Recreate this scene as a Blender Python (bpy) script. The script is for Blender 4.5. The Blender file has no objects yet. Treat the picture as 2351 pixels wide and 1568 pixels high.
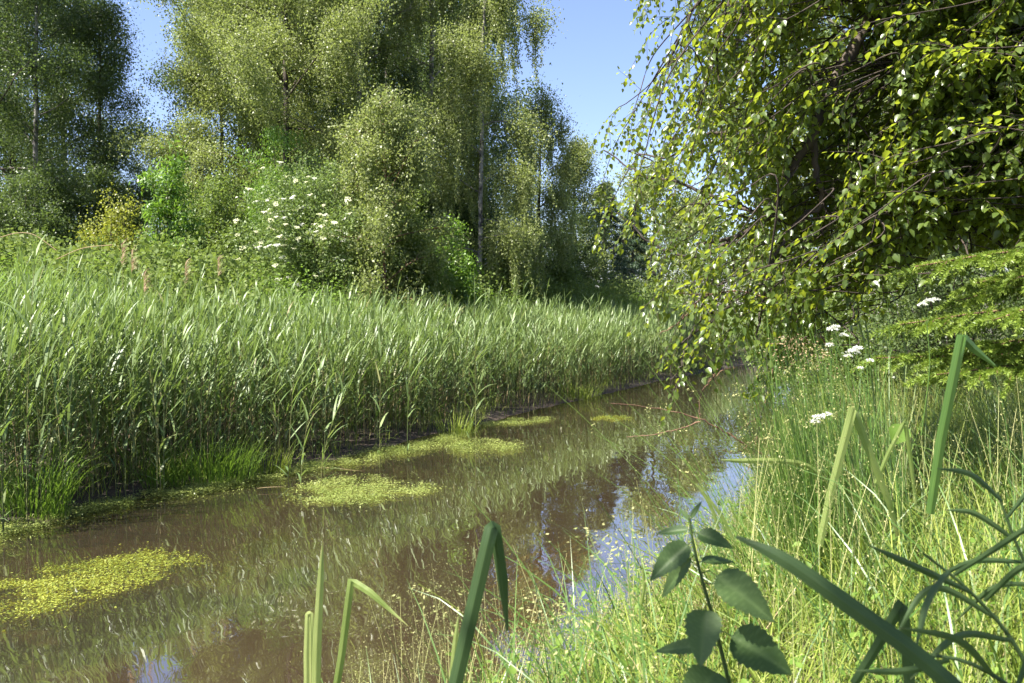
import bpy, math
import numpy as np
from math import radians, sin, cos, tan, pi

SC = bpy.context.scene
COL = SC.collection
RS = np.random.RandomState(7)

# ------------------------------------------------------------------ camera
CAMZ = 1.85
FPX = 2351 * 30 / 36.0
PITCH = math.atan((784 - 720) / FPX)
cam_d = bpy.data.cameras.new("camera")
cam = bpy.data.objects.new("camera", cam_d)
COL.objects.link(cam)
cam.location = (0, 0, CAMZ)
cam.rotation_euler = (pi / 2 - PITCH, 0, 0)
cam_d.lens = 30
cam_d.sensor_width = 36
cam_d.clip_start = 0.05
cam_d.clip_end = 2000
cam_d.dof.use_dof = True
cam_d.dof.focus_distance = 9.5
cam_d.dof.aperture_fstop = 10
SC.camera = cam

def W(x, y, d):
    """photo pixel (2351 px wide scale) -> world point at distance d along +Y"""
    vx = (x - 1175.5) / FPX
    vy = -(y - 784) / FPX
    dy = cos(PITCH) + vy * sin(PITCH)
    dz = -sin(PITCH) + vy * cos(PITCH)
    t = d / dy
    return np.array([vx * t, d, CAMZ + dz * t])

# ------------------------------------------------------------------ terrain functions
LB = np.array([(-40, -30), (-6, -9.5), (0, -7.6), (4, -5.7), (7.03, -4.22), (8.42, -3.70), (9.66, -2.74), (11, -2.1), (12.95, -1.16), (16.5, .62),
               (18.6, 1.66), (22.7, 3.75), (27.5, 6.5), (31.5, 8.9), (36, 13.5), (45, 25), (120, 120)], float)
RB = np.array([(-40, -20), (-6, -5.6), (0, -2.2), (2.5, -.8), (4.0, .05), (5, .62), (7.5, 2.05), (11, 3.3), (15, 4.7), (24, 7.9),
               (30, 10.0), (36, 15.3), (45, 27), (120, 123)], float)

def smooth_noise(x, y, f, seed):
    r = np.random.RandomState(seed)
    z = 0
    for k in range(5):
        a = r.uniform(0, 2 * pi); ff = f * (1 + .7 * k); p = r.uniform(0, 6.28)
        z = z + np.sin((x * cos(a) + y * sin(a)) * ff + p + 1.3 * np.sin((x * sin(a) - y * cos(a)) * ff * .6 + p)) / (1 + .5 * k)
    return z / 3.0

def left_dist(x, y):    # metres into the far bank (positive on land)
    return (np.interp(y, LB[:, 0], LB[:, 1]) - x) * .89 + .13 * smooth_noise(x, y, 2.1, 3)

def right_dist(x, y):   # metres into the near bank (positive on land)
    return (x - np.interp(y, RB[:, 0], RB[:, 1])) * .9 + .10 * smooth_noise(x, y, 2.6, 4)

def ground(x, y):
    x = np.asarray(x, float); y = np.asarray(y, float)
    l = left_dist(x, y); r = right_dist(x, y)
    zl = np.interp(l, [-3, -1.2, -.25, 0, .35, .9, 1.6, 2.9, 4.3, 6.5, 60], [-.42, -.3, -.1, -.01, .06, .13, .30, .90, 1.38, 1.6, 1.9])
    zr = np.interp(r, [-3, -1.0, -.2, 0, .25, .7, 1.5, 4, 10, 60], [-.42, -.32, -.14, -.01, .10, .33, .58, .80, 1.05, 1.5])
    z = np.where(l > -1.2, zl, np.where(r > -1.0, zr, np.maximum(zl, zr)))
    return z + np.where(z > .03, .04 * smooth_noise(x, y, 1.1, 5) + .02 * smooth_noise(x, y, 4.5, 6), 0)

def G(px, d):
    """ground point at photo column px and distance d"""
    x = (px - 1175.5) / FPX * d
    return np.array([x, d, float(ground(x, d))])

# ------------------------------------------------------------------ mesh helpers
def nrm(v):
    return v / np.maximum(np.linalg.norm(v, axis=-1, keepdims=True), 1e-9)

class MB:
    def __init__(s):
        s.V = []; s.F = []; s.A = []; s.n = 0
    def add(s, V, Fs, a=.5):
        V = np.asarray(V, float).reshape(-1, 3)
        s.V.append(V)
        for F in Fs:
            s.F.append(np.asarray(F, np.int64) + s.n)
        s.A.append(np.full(len(V), a, float) if np.isscalar(a) else np.asarray(a, float))
        s.n += len(V)
    def build(s, name, mat, parent=None, origin=None, smooth=True):
        V = np.concatenate(s.V); A = np.concatenate(s.A)
        if origin is not None:
            V = V - np.asarray(origin)
        me = bpy.data.meshes.new(name)
        me.vertices.add(len(V)); me.vertices.foreach_set("co", V.astype(np.float32).ravel())
        L = np.concatenate([f.ravel() for f in s.F]).astype(np.int32)
        k = np.concatenate([np.full(len(f), f.shape[1]) for f in s.F])
        me.loops.add(len(L)); me.loops.foreach_set("vertex_index", L)
        st = np.concatenate([[0], np.cumsum(k)[:-1]]).astype(np.int32)
        me.polygons.add(len(k)); me.polygons.foreach_set("loop_start", st)
        me.polygons.foreach_set("use_smooth", np.full(len(k), smooth))
        me.update(calc_edges=True)
        at = me.attributes.new("tint", 'FLOAT', 'POINT')
        at.data.foreach_set("value", A.astype(np.float32))
        me.materials.append(mat)
        o = bpy.data.objects.new(name, me)
        COL.objects.link(o)
        if parent is not None:
            o.parent = parent
        elif origin is not None:
            o.location = origin
        return o

def thing(name, label, cat, loc, group=None):
    o = bpy.data.objects.new(name, None)
    COL.objects.link(o); o.location = loc; o.empty_display_size = .2
    o["label"] = label; o["category"] = cat
    if group: o["group"] = group
    return o

def tag(o, label=None, cat=None, group=None, kind=None):
    if label: o["label"] = label
    if cat: o["category"] = cat
    if group: o["group"] = group
    if kind: o["kind"] = kind
    return o

def tube(mb, P, R, ns=6, a=.5):
    P = np.asarray(P, float); n = len(P)
    R = np.broadcast_to(np.asarray(R, float), (n,))
    T = nrm(np.gradient(P, axis=0))
    ref = np.array([.31, .17, .93]) if abs(T[:, 2].mean()) < .8 else np.array([.9, .4, .1])
    U = nrm(np.cross(T, ref)); V = np.cross(T, U)
    ang = np.linspace(0, 2 * pi, ns, endpoint=False)
    ring = P[:, None] + R[:, None, None] * (np.cos(ang)[None, :, None] * U[:, None] + np.sin(ang)[None, :, None] * V[:, None])
    i = np.arange(n - 1)[:, None] * ns; j = np.arange(ns)[None]; j2 = (j + 1) % ns
    F = np.stack([i + j, i + j2, i + ns + j2, i + ns + j], -1).reshape(-1, 4)
    mb.add(ring, [F], a)

def curve(p0, d0, L, n, rs, droop=0., wob=.12):
    P = [np.array(p0, float)]; d = np.array(d0, float); d /= np.linalg.norm(d)
    for k in range(n):
        d = d + rs.normal(0, wob, 3) + np.array([0, 0, -droop])
        d /= np.linalg.norm(d)
        P.append(P[-1] + d * L / n)
    return np.array(P)

def smooth_path(P, n):
    P = np.asarray(P, float)
    m = len(P)
    if m < 3:
        t = np.linspace(0, 1, n)[:, None]
        return P[0] * (1 - t) + P[-1] * t
    Q = np.vstack([2 * P[0] - P[1], P, 2 * P[-1] - P[-2]])
    out = []
    for t in np.linspace(0, m - 1 - 1e-6, n):
        i = int(t); u = t - i
        a, b, c, d = Q[i], Q[i + 1], Q[i + 2], Q[i + 3]
        out.append(.5 * (2 * b + (c - a) * u + (2 * a - 5 * b + 4 * c - d) * u * u + (3 * b - a - 3 * c + d) * u ** 3))
    return np.array(out)

T_DIA = (np.array([(0, 0, 0), (-.5, .42, .14), (0, 1, -.05), (.5, .42, .14)]), [np.array([(0, 3, 2, 1)])])
T_OVA = (np.array([(0, 0, 0), (0, .35, -.02), (0, .7, -.06), (0, 1, -.16), (-.34, .12, .07), (-.5, .38, .12), (-.3, .72, .03),
                   (.34, .12, .07), (.5, .38, .12), (.3, .72, .03)]),
         [np.array([(0, 1, 5, 4), (1, 2, 6, 5), (0, 7, 8, 1), (1, 8, 9, 2)]), np.array([(2, 3, 6), (2, 9, 3)])])
T_LAN = (np.array([(0, 0, 0), (-.5, .3, .1), (-.42, .62, .05), (0, 1, -.2), (.42, .62, .05), (.5, .3, .1)]), [np.array([(0, 5, 4, 1), (1, 4, 3, 2)])])
T_LAN[1][0] = np.array([(0, 5, 2, 1), (5, 4, 3, 2)])

def serrated(rows=37, cols=9, teeth=9):
    V = []; A = []
    us = np.linspace(-1, 1, cols)
    for v in np.linspace(0, 1, rows):
        w = .5 * max(0., math.sin(pi * min(1, v) ** .60)) ** .85
        tooth = ((v * teeth) % 1.) * .17 if v < .97 else 0
        for u in us:
            ww = w * (1 - .09 + tooth * abs(u) ** 3)
            vein = abs(((v * 7 - abs(u) * 1.5) % 1) - .5)
            z = .22 * abs(u) ** 1.3 * w * 2 - .10 * u * u * w - .30 * v * v + .035 * (vein - .25) * (1 - abs(u) * .5)
            V.append((u * ww, v, z)); A.append(.45 * (vein > .42) + .5 * (abs(u) < .05) - .12)
    i = (np.arange(rows - 1) * cols)[:, None] + np.arange(cols - 1)[None]
    return (np.array(V), [np.stack([i, i + 1, i + cols + 1, i + cols], -1).reshape(-1, 4)], np.array(A))
T_NET = serrated(); NET_T = T_NET[2]; T_NET = T_NET[:2]

def leaves(mb, pos, axis, n, L, Wd, tint, tpl):
    N = len(pos)
    axis = nrm(axis); side = nrm(np.cross(n, axis)); nn = np.cross(axis, side)
    V, Fs = tpl; k = len(V)
    L = np.broadcast_to(L, (N,)); Wd = L * Wd      # Wd: width as a share of the length
    X = pos[:, None] + axis[:, None] * (L[:, None, None] * V[None, :, 1:2]) + side[:, None] * (Wd[:, None, None] * V[None, :, 0:1]) + nn[:, None] * (Wd[:, None, None] * V[None, :, 2:3])
    off = (np.arange(N) * k)[:, None, None]
    mb.add(X.reshape(-1, 3), [(F[None] + off).reshape(-1, F.shape[1]) for F in Fs], np.repeat(np.broadcast_to(tint, (N,)), k))

def blades(mb, base, az, th0, dth, L, Wd, seg, tint, rs, tw=.5, p=1.3, blunt=.7):
    N = len(base)
    b = lambda v: np.broadcast_to(v, (N,))[:, None]
    sm = (np.arange(seg) + .5) / seg
    th = b(th0) + b(dth) * sm[None] ** p
    az = b(az)
    step = np.stack([np.sin(th) * np.cos(az), np.sin(th) * np.sin(az), np.cos(th)], -1) * (b(L) / seg)[..., None]
    P = np.concatenate([base[:, None], base[:, None] + np.cumsum(step, 1)], 1)
    s = np.linspace(0, 1, seg + 1)
    prof = np.minimum(1, .45 + s * 2.2) * np.maximum(0.02, 1 - s) ** blunt
    t2 = np.concatenate([th, th[:, -1:]], 1)
    side = np.stack([-np.sin(az) + 0 * t2, np.cos(az) + 0 * t2, 0 * t2], -1)
    nn = np.stack([np.cos(t2) * np.cos(az), np.cos(t2) * np.sin(az), -np.sin(t2)], -1)
    twa = rs.uniform(-tw, tw, (N, 1)) * (0.4 + s[None])
    sd = side * np.cos(twa)[..., None] + nn * np.sin(twa)[..., None]
    w = (b(Wd) * prof[None] * .5)[..., None]
    V = np.stack([P - sd * w, P + sd * w], 2)   # N,seg+1,2,3
    i = (np.arange(N) * (seg + 1) * 2)[:, None] + (np.arange(seg) * 2)[None]
    F = np.stack([i, i + 1, i + 3, i + 2], -1).reshape(-1, 4)
    mb.add(V.reshape(-1, 3), [F], np.repeat(np.broadcast_to(tint, (N,)), (seg + 1) * 2))
    return P

def sphere_rand(n, rs):
    return nrm(rs.normal(0, 1, (n, 3)))

# ------------------------------------------------------------------ materials
def newmat(name):
    m = bpy.data.materials.new(name); m.use_nodes = True
    nt = m.node_tree; nt.nodes.clear()
    return m, nt, nt.nodes.new, nt.links.new

def leafmat(name, c1, c2, tcol, tf=.35, rough=.42, spec=.5):
    m, nt, N, L = newmat(name)
    out = N('ShaderNodeOutputMaterial')
    at = N('ShaderNodeAttribute'); at.attribute_name = "tint"
    mx = N('ShaderNodeMix'); mx.data_type = 'RGBA'
    mx.inputs[6].default_value = (*c1, 1); mx.inputs[7].default_value = (*c2, 1)
    L(at.outputs['Fac'], mx.inputs[0])
    sb_ = N('ShaderNodeMath'); sb_.operation = 'SUBTRACT'; sb_.use_clamp = True; sb_.inputs[1].default_value = 1.; L(at.outputs['Fac'], sb_.inputs[0])
    mx0 = mx; mx = N('ShaderNodeMix'); mx.data_type = 'RGBA'; mx.inputs[7].default_value = (.26, .175, .075, 1)    # withered parts
    L(sb_.outputs[0], mx.inputs[0]); L(mx0.outputs[2], mx.inputs[6])
    p = N('ShaderNodeBsdfPrincipled'); p.inputs['Roughness'].default_value = rough
    p.inputs['Specular IOR Level'].default_value = spec
    L(mx.outputs[2], p.inputs['Base Color'])
    t = N('ShaderNodeBsdfTranslucent')
    m2 = N('ShaderNodeMix'); m2.data_type = 'RGBA'; m2.blend_type = 'MIX'
    m2.inputs[0].default_value = .75
    m2.inputs[7].default_value = (*tcol, 1)
    L(mx.outputs[2], m2.inputs[6]); L(m2.outputs[2], t.inputs['Color'])
    ms = N('ShaderNodeMixShader'); ms.inputs[0].default_value = tf
    L(p.outputs[0], ms.inputs[1]); L(t.outputs[0], ms.inputs[2]); L(ms.outputs[0], out.inputs[0])
    return m

def barkmat(name, c1, c2, scale=6., stretch=.35, lo=.42, hi=.62):
    m, nt, N, L = newmat(name)
    out = N('ShaderNodeOutputMaterial')
    tc = N('ShaderNodeTexCoord'); mp = N('ShaderNodeMapping'); mp.inputs['Scale'].default_value = (1, 1, stretch)
    L(tc.outputs['Object'], mp.inputs[0])
    nz = N('ShaderNodeTexNoise'); nz.inputs['Scale'].default_value = scale; nz.inputs['Detail'].default_value = 6
    L(mp.outputs[0], nz.inputs['Vector'])
    cr = N('ShaderNodeValToRGB'); cr.color_ramp.elements[0].position = lo; cr.color_ramp.elements[1].position = hi
    cr.color_ramp.elements[0].color = (*c1, 1); cr.color_ramp.elements[1].color = (*c2, 1)
    L(nz.outputs[0], cr.inputs[0])
    p = N('ShaderNodeBsdfPrincipled'); p.inputs['Roughness'].default_value = .85
    L(cr.outputs[0], p.inputs['Base Color'])
    bp = N('ShaderNodeBump'); bp.inputs['Strength'].default_value = .5; bp.inputs['Distance'].default_value = .02
    L(nz.outputs[0], bp.inputs['Height']); L(bp.outputs[0], p.inputs['Normal'])
    L(p.outputs[0], out.inputs[0])
    return m

M = {}
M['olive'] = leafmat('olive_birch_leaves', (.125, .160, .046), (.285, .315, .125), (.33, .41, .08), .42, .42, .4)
M['dark'] = leafmat('shade_toned_leaves', (.050, .080, .026), (.105, .145, .050), (.17, .25, .04), .36, .42, .4)  # shade of the dim trees and understory is put into this leaf colour
M['mid'] = leafmat('mid_green_leaves', (.085, .130, .030), (.175, .230, .062), (.25, .35, .045), .40, .42, .4)
M['bright'] = leafmat('bright_green_leaves', (.080, .160, .022), (.160, .260, .045), (.24, .42, .03), .40, .42, .5)
M['yellow'] = leafmat('yellow_green_leaves', (.160, .185, .030), (.280, .290, .050), (.38, .42, .04), .40, .45, .4)
M['over'] = leafmat('overhang_leaves', (.050, .090, .020), (.125, .175, .036), (.42, .50, .03), .52, .32, .6)
M['reed'] = leafmat('reed_leaves', (.065, .120, .032), (.235, .305, .118), (.26, .38, .06), .32, .42, .38)
M['reedstem'] = leafmat('reed_stems', (.11, .15, .045), (.26, .25, .10), (.2, .25, .05), .1, .5, .4)
M['elder'] = leafmat('elder_leaves', (.095, .150, .045), (.200, .260, .090), (.25, .36, .06), .38, .45, .4)
M['herb'] = leafmat('herb_leaves', (.085, .155, .022), (.170, .260, .050), (.24, .40, .035), .38, .55, .2)
M['bramble'] = leafmat('bramble_leaves', (.085, .135, .030), (.185, .225, .070), (.24, .33, .05), .34, .55, .15)
M['grass'] = leafmat('meadow_grass', (.090, .155, .020), (.320, .355, .070), (.34, .44, .045), .32, .5, .22)
M['seed'] = leafmat('grass_seed_heads', (.230, .270, .085), (.470, .440, .190), (.40, .42, .14), .35, .6, .3)
M['rush'] = leafmat('rush_stems', (.048, .105, .016), (.130, .215, .042), (.2, .32, .04), .25, .4, .5)
M['iris'] = leafmat('iris_blades', (.100, .165, .026), (.370, .420, .150), (.42, .54, .09), .45, .45, .35)
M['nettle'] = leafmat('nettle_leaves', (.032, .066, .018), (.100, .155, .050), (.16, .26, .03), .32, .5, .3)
M['shadeblade'] = leafmat('shade_toned_blades', (.034, .066, .022), (.090, .135, .050), (.14, .24, .03), .30, .5, .3)  # foreground shade put into the blade colour
M['weed'] = leafmat('floating_weed', (.130, .185, .035), (.330, .370, .110), (.35, .40, .06), .30, .4, .5)
M['subweed'] = leafmat('submerged_weed', (.090, .130, .015), (.320, .350, .055), (.40, .38, .03), .30, .5, .3)
M['ribbon'] = leafmat('ribbon_weed', (.22, .13, .02), (.45, .28, .05), (.4, .2, .02), .2, .5, .2)
M['spruce'] = leafmat('spruce_needles', (.075, .140, .022), (.260, .340, .055), (.30, .42, .04), .28, .45, .4)
M['conifer'] = leafmat('far_spruce_needles', (.030, .060, .026), (.060, .100, .042), (.05, .08, .03), .15, .5, .4)
M['white'] = leafmat('white_blossom', (.74, .74, .62), (.82, .82, .76), (.8, .8, .7), .3, .6, .2)
M['cream'] = leafmat('cream_blossom', (.60, .62, .36), (.82, .80, .60), (.7, .7, .45), .3, .6, .2)
M['plume'] = leafmat('reed_plumes', (.32, .22, .14), (.50, .38, .26), (.45, .32, .2), .35, .7, .2)
M['straw'] = leafmat('dead_straw', (.22, .15, .08), (.42, .32, .18), (.3, .22, .12), .15, .7, .2)
M['birch'] = barkmat('birch_bark', (.035, .030, .026), (.30, .28, .245), 5., .9, .38, .62)
M['bark'] = barkmat('brown_bark', (.022, .016, .012), (.085, .064, .048))
M['twig'] = barkmat('twig_bark', (.022, .015, .010), (.055, .038, .026), 20.)
M['redstem'] = barkmat('reddish_stem', (.10, .050, .030), (.20, .115, .070), 14.)

# ground material
m, nt, N, L = newmat('ground_soil')
out = N('ShaderNodeOutputMaterial'); p = N('ShaderNodeBsdfPrincipled'); p.inputs['Roughness'].default_value = .9
geo = N('ShaderNodeNewGeometry'); sep = N('ShaderNodeSeparateXYZ'); L(geo.outputs['Position'], sep.inputs[0])
nz = N('ShaderNodeTexNoise'); nz.inputs['Scale'].default_value = 3.; nz.inputs['Detail'].default_value = 8; L(geo.outputs['Position'], nz.inputs['Vector'])
ad = N('ShaderNodeMath'); ad.operation = 'MULTIPLY_ADD'; ad.inputs[1].default_value = .5; L(nz.outputs[0], ad.inputs[0]); L(sep.outputs[2], ad.inputs[2])
cr = N('ShaderNodeValToRGB'); e = cr.color_ramp.elements
e[0].position = .05; e[0].color = (.070, .048, .032, 1)
e[1].position = .95; e[1].color = (.060, .075, .024, 1)
for pos, c in ((.22, (.062, .042, .028)), (.30, (.026, .018, .012)), (.55, (.036, .028, .018)), (.75, (.075, .062, .032))):
    q = e.new(pos); q.color = (*c, 1)
L(ad.outputs[0], cr.inputs[0]); L(cr.outputs[0], p.inputs['Base Color'])
bp = N('ShaderNodeBump'); bp.inputs['Strength'].default_value = .8; bp.inputs['Distance'].default_value = .05
L(nz.outputs[0], bp.inputs['Height']); L(bp.outputs[0], p.inputs['Normal']); L(p.outputs[0], out.inputs[0])
M['ground'] = m

# water: murky, part see-through, mirror-like at a low angle
m, nt, N, L = newmat('stream_water')
out = N('ShaderNodeOutputMaterial')
geo = N('ShaderNodeNewGeometry')
mp = N('ShaderNodeMapping'); mp.inputs['Rotation'].default_value = (0, 0, radians(-28)); mp.inputs['Scale'].default_value = (1.0, .55, 1)
L(geo.outputs['Position'], mp.inputs[0])
n1 = N('ShaderNodeTexNoise'); n1.inputs['Scale'].default_value = 4.; n1.inputs['Detail'].default_value = 1.2; L(mp.outputs[0], n1.inputs['Vector'])
n2 = N('ShaderNodeTexNoise'); n2.inputs['Scale'].default_value = .5; L(geo.outputs['Position'], n2.inputs['Vector'])
mul = N('ShaderNodeMath'); mul.operation = 'MULTIPLY'; L(n1.outputs[0], mul.inputs[0]); L(n2.outputs[0], mul.inputs[1])
bp = N('ShaderNodeBump'); bp.inputs['Strength'].default_value = .11; bp.inputs['Distance'].default_value = .05; L(mul.outputs[0], bp.inputs['Height'])
lw = N('ShaderNodeLayerWeight'); lw.inputs['Blend'].default_value = .5; L(bp.outputs[0], lw.inputs['Normal'])
sq = N('ShaderNodeMath'); sq.operation = 'POWER'; sq.inputs[1].default_value = 1.8; L(lw.outputs['Facing'], sq.inputs[0])
fr = N('ShaderNodeMath'); fr.operation = 'MULTIPLY_ADD'; fr.inputs[1].default_value = .88; fr.inputs[2].default_value = .07; L(sq.outputs[0], fr.inputs[0])
df = N('ShaderNodeBsdfDiffuse'); df.inputs['Color'].default_value = (.066, .052, .035, 1)
tr = N('ShaderNodeBsdfTransparent'); tr.inputs['Color'].default_value = (.82, .72, .50, 1)
mA = N('ShaderNodeMixShader'); mA.inputs[0].default_value = .42; L(tr.outputs[0], mA.inputs[1]); L(df.outputs[0], mA.inputs[2])
gl = N('ShaderNodeBsdfGlossy'); gl.inputs['Roughness'].default_value = .015; L(bp.outputs[0], gl.inputs['Normal'])
mB = N('ShaderNodeMixShader'); L(fr.outputs[0], mB.inputs[0]); L(mA.outputs[0], mB.inputs[1]); L(gl.outputs[0], mB.inputs[2])
L(mB.outputs[0], out.inputs[0])
M['water'] = m

# ------------------------------------------------------------------ sky and sun
SUN_AZ = radians(120)      # degrees to the left of the view direction
SUN_EL = radians(55)
w = bpy.data.worlds.new("World"); SC.world = w; w.use_nodes = True
nt = w.node_tree; bg = nt.nodes['Background']
sky = nt.nodes.new('ShaderNodeTexSky'); sky.sky_type = 'NISHITA'; sky.sun_disc = False
sky.sun_elevation = SUN_EL; sky.sun_rotation = -SUN_AZ
sky.air_density = 1.0; sky.dust_density = .8; sky.ozone_density = 6.0
tm = nt.nodes.new('ShaderNodeMix'); tm.data_type = 'RGBA'; tm.blend_type = 'MULTIPLY'; tm.inputs[0].default_value = 1; tm.inputs[7].default_value = (1.2, 1.0, 1.0, 1)
nt.links.new(sky.outputs[0], tm.inputs[6]); nt.links.new(tm.outputs[2], bg.inputs[0]); bg.inputs[1].default_value = .075
sd = bpy.data.lights.new("sun", 'SUN'); sd.energy = 5.0; sd.angle = radians(.53); sd.color = (1, .95, .86)
so = bpy.data.objects.new("sun", sd); COL.objects.link(so)
from mathutils import Vector
sdir = Vector((-sin(SUN_AZ) * cos(SUN_EL), cos(SUN_AZ) * cos(SUN_EL), sin(SUN_EL)))
so.rotation_euler = sdir.to_track_quat('Z', 'Y').to_euler(); so.location = (-20, 10, 30)
SC.view_settings.view_transform = 'Standard'; SC.view_settings.look = 'None'
SC.view_settings.exposure = 1.9; SC.view_settings.gamma = 1
cy = SC.cycles
cy.max_bounces = 7; cy.diffuse_bounces = 3; cy.glossy_bounces = 3; cy.transmission_bounces = 4; cy.transparent_max_bounces = 8
cy.caustics_reflective = False; cy.caustics_refractive = False
cy.sample_clamp_indirect = 6.0
cy.use_adaptive_sampling = True; cy.adaptive_threshold = .02
cy.use_denoising = True; cy.denoiser = 'OPENIMAGEDENOISE'; cy.denoising_prefilter = 'ACCURATE'; cy.denoising_input_passes = 'RGB_ALBEDO_NORMAL'

# ------------------------------------------------------------------ ground and water sheets
def axis_pts(lo, hi, c, fine, n):
    t = np.linspace(-1, 1, n)
    s = np.sinh(t * 4.2) / math.sinh(4.2)
    return np.where(s < 0, c + s * (c - lo), c + s * (hi - c))
gx = axis_pts(-260, 260, 0, 0, 300); gy = axis_pts(-60, 420, 8, 0, 320)
X, Y = np.meshgrid(gx, gy)
Z = ground(X, Y)
mb = MB(); nx = len(gx)
i = (np.arange(len(gy) - 1) * nx)[:, None] + np.arange(nx - 1)[None]
mb.add(np.stack([X, Y, Z], -1), [np.stack([i, i + 1, i + nx + 1, i + nx], -1).reshape(-1, 4)])
tag(mb.build('ground', M['ground']), kind='structure')
mb = MB()
ys = np.concatenate([np.linspace(-40, 60, 120)])
lx = np.interp(ys, LB[:, 0], LB[:, 1]) - .8; rx = np.interp(ys, RB[:, 0], RB[:, 1]) + .35
V = np.stack([np.stack([lx, ys, 0 * ys], -1), np.stack([rx, ys, 0 * ys], -1)], 1)
i = np.arange(len(ys) - 1) * 2
mb.add(V, [np.stack([i, i + 1, i + 3, i + 2], -1)])
tag(mb.build('water', M['water']), kind='structure')

# ------------------------------------------------------------------ trees and shrubs
def cluster_leaves(mb, C, per, spread, leafL, leafW, rs, tpl, down=.55, ctint=None):
    """per leaves around each cluster centre"""
    n = len(C) * per
    ct = rs.uniform(0, 1, len(C)) if ctint is None else ctint
    pos = np.repeat(C, per, 0) + rs.normal(0, 1, (n, 3)) * np.asarray(spread)
    ax = sphere_rand(n, rs) + np.array([0, 0, -down * 1.4])
    nn = sphere_rand(n, rs) + np.array([0, 0, .9])
    L = leafL * rs.uniform(.65, 1.25, n)
    ti = np.clip(.5 * np.repeat(ct, per) + .5 * rs.uniform(0, 1, n), 0, 1)
    leaves(mb, pos, ax, nn, L, leafW, ti, tpl)

def strands(mb, C, per, length, leafL, leafW, rs, tpl, wood=None):
    for c in C:
        ln = length * rs.uniform(.4, 1.25); m = max(4, int(per * ln / length))
        t = np.sort(rs.uniform(0, 1, m))
        sway = rs.normal(0, .10, 2) * ln
        pos = c + np.stack([sway[0] * t ** 2, sway[1] * t ** 2, -t * ln], -1) + rs.normal(0, .045, (m, 3)) * (1.3 - .6 * t)[:, None]
        ax = rs.normal(0, .5, (m, 3)) + np.array([0, 0, -1.])
        nn = sphere_rand(m, rs) + np.array([0, 0, .35])
        L = leafL * rs.uniform(.65, 1.2, m)
        leaves(mb, pos, ax, nn, L, leafW, np.clip(rs.uniform(.1, .9) * .5 + .5 * rs.uniform(0, 1, m), 0, 1), tpl)

def tree(name, label, base, H, R, N, leafL=.05, mat='olive', bark='bark', seed=0, weep=0., lowest=.18, r0=.12, lean=(0, 0), nprim=22, nsec=6,
         spread=.19, leafW=.75, group=None, cat='tree', tpl=T_DIA, up=.75, zoom=1.):
    R = R * zoom; leafL = leafL * (1 + .6 * (zoom - 1)); spread = spread * zoom
    rs = np.random.RandomState(seed)
    base = np.array(base, float)
    root = thing(name, label, cat, base, group)
    wood = MB(); crown = MB()
    n = 14
    t = np.linspace(0, 1, n)
    wob = np.cumsum(rs.normal(0, .022 * H / 10, (n, 2)), 0); wob -= wob[0]
    trunk = np.stack([lean[0] * t + wob[:, 0], lean[1] * t + wob[:, 1], t * H - .1], -1)
    tube(wood, trunk, r0 * (1 - t) ** .8 + .012, 8)
    C = []
    for k in range(nprim):
        h = lowest + (1 - lowest) * (k + rs.uniform(0, 1)) / nprim
        h = min(h, .97)
        p0 = np.array([np.interp(h, t, trunk[:, j]) for j in range(3)])
        az = k * 2.399 + rs.uniform(-.5, .5)
        u = (h - lowest) / (1 - lowest)
        prof = (math.sin(pi * min(1, .22 + .78 * u)) ** .75) * 1.0 + .10
        ln = R * prof * rs.uniform(.65, 1.2)
        el = up * (.55 + .75 * u)
        d = np.array([cos(az), sin(az), el + rs.uniform(-.15, .25)])
        P = curve(p0, d, ln * 1.12, 6, rs, .05 + .06 * weep)
        rr = max(.014, r0 * .42 * (1 - h) ** .6)
        tube(wood, P, np.linspace(rr, .006, 7), 5)
        for q in range(nsec):
            tt = rs.uniform(.25, 1)
            s0 = P[0] + 0; idx = tt * 6; i0 = min(5, int(idx)); s0 = P[i0] * (1 - idx + i0) + P[i0 + 1] * (idx - i0)
            d2 = nrm(P[i0 + 1] - P[i0]) + rs.normal(0, .6, 3) + np.array([0, 0, .1])
            S = curve(s0, d2, R * rs.uniform(.18, .50) * (1.15 - .5 * tt), 4, rs, .08 + .2 * weep)
            tube(wood, S, np.linspace(.009, .003, 5), 3)
            for f in (.35, .65, .95):
                C.append(S[0] * 0 + S[min(4, int(f * 4 + .5))] + rs.normal(0, .08, 3))
        C.append(P[-1])
    for f in np.linspace(.75, 1., 6):
        C.append(np.array([np.interp(f, t, trunk[:, j]) for j in range(3)]) + rs.normal(0, .12, 3))
    C = np.array(C)
    if weep > 0:
        K = len(C); nst = int(K * .75)
        cs = C[rs.choice(K, nst, replace=False)]
        strands(crown, cs, max(6, int(N * .55 / nst)), .5 + 1.1 * weep, leafL, leafW, rs, tpl)
        per = max(4, int(N * .45 / K))
    else:
        per = max(4, int(N / len(C)))
    cluster_leaves(crown, C, per, spread, leafL, leafW, rs, tpl)
    wood.build('trunk', M[bark], root); crown.build('crown', M[mat], root)
    return root

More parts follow.
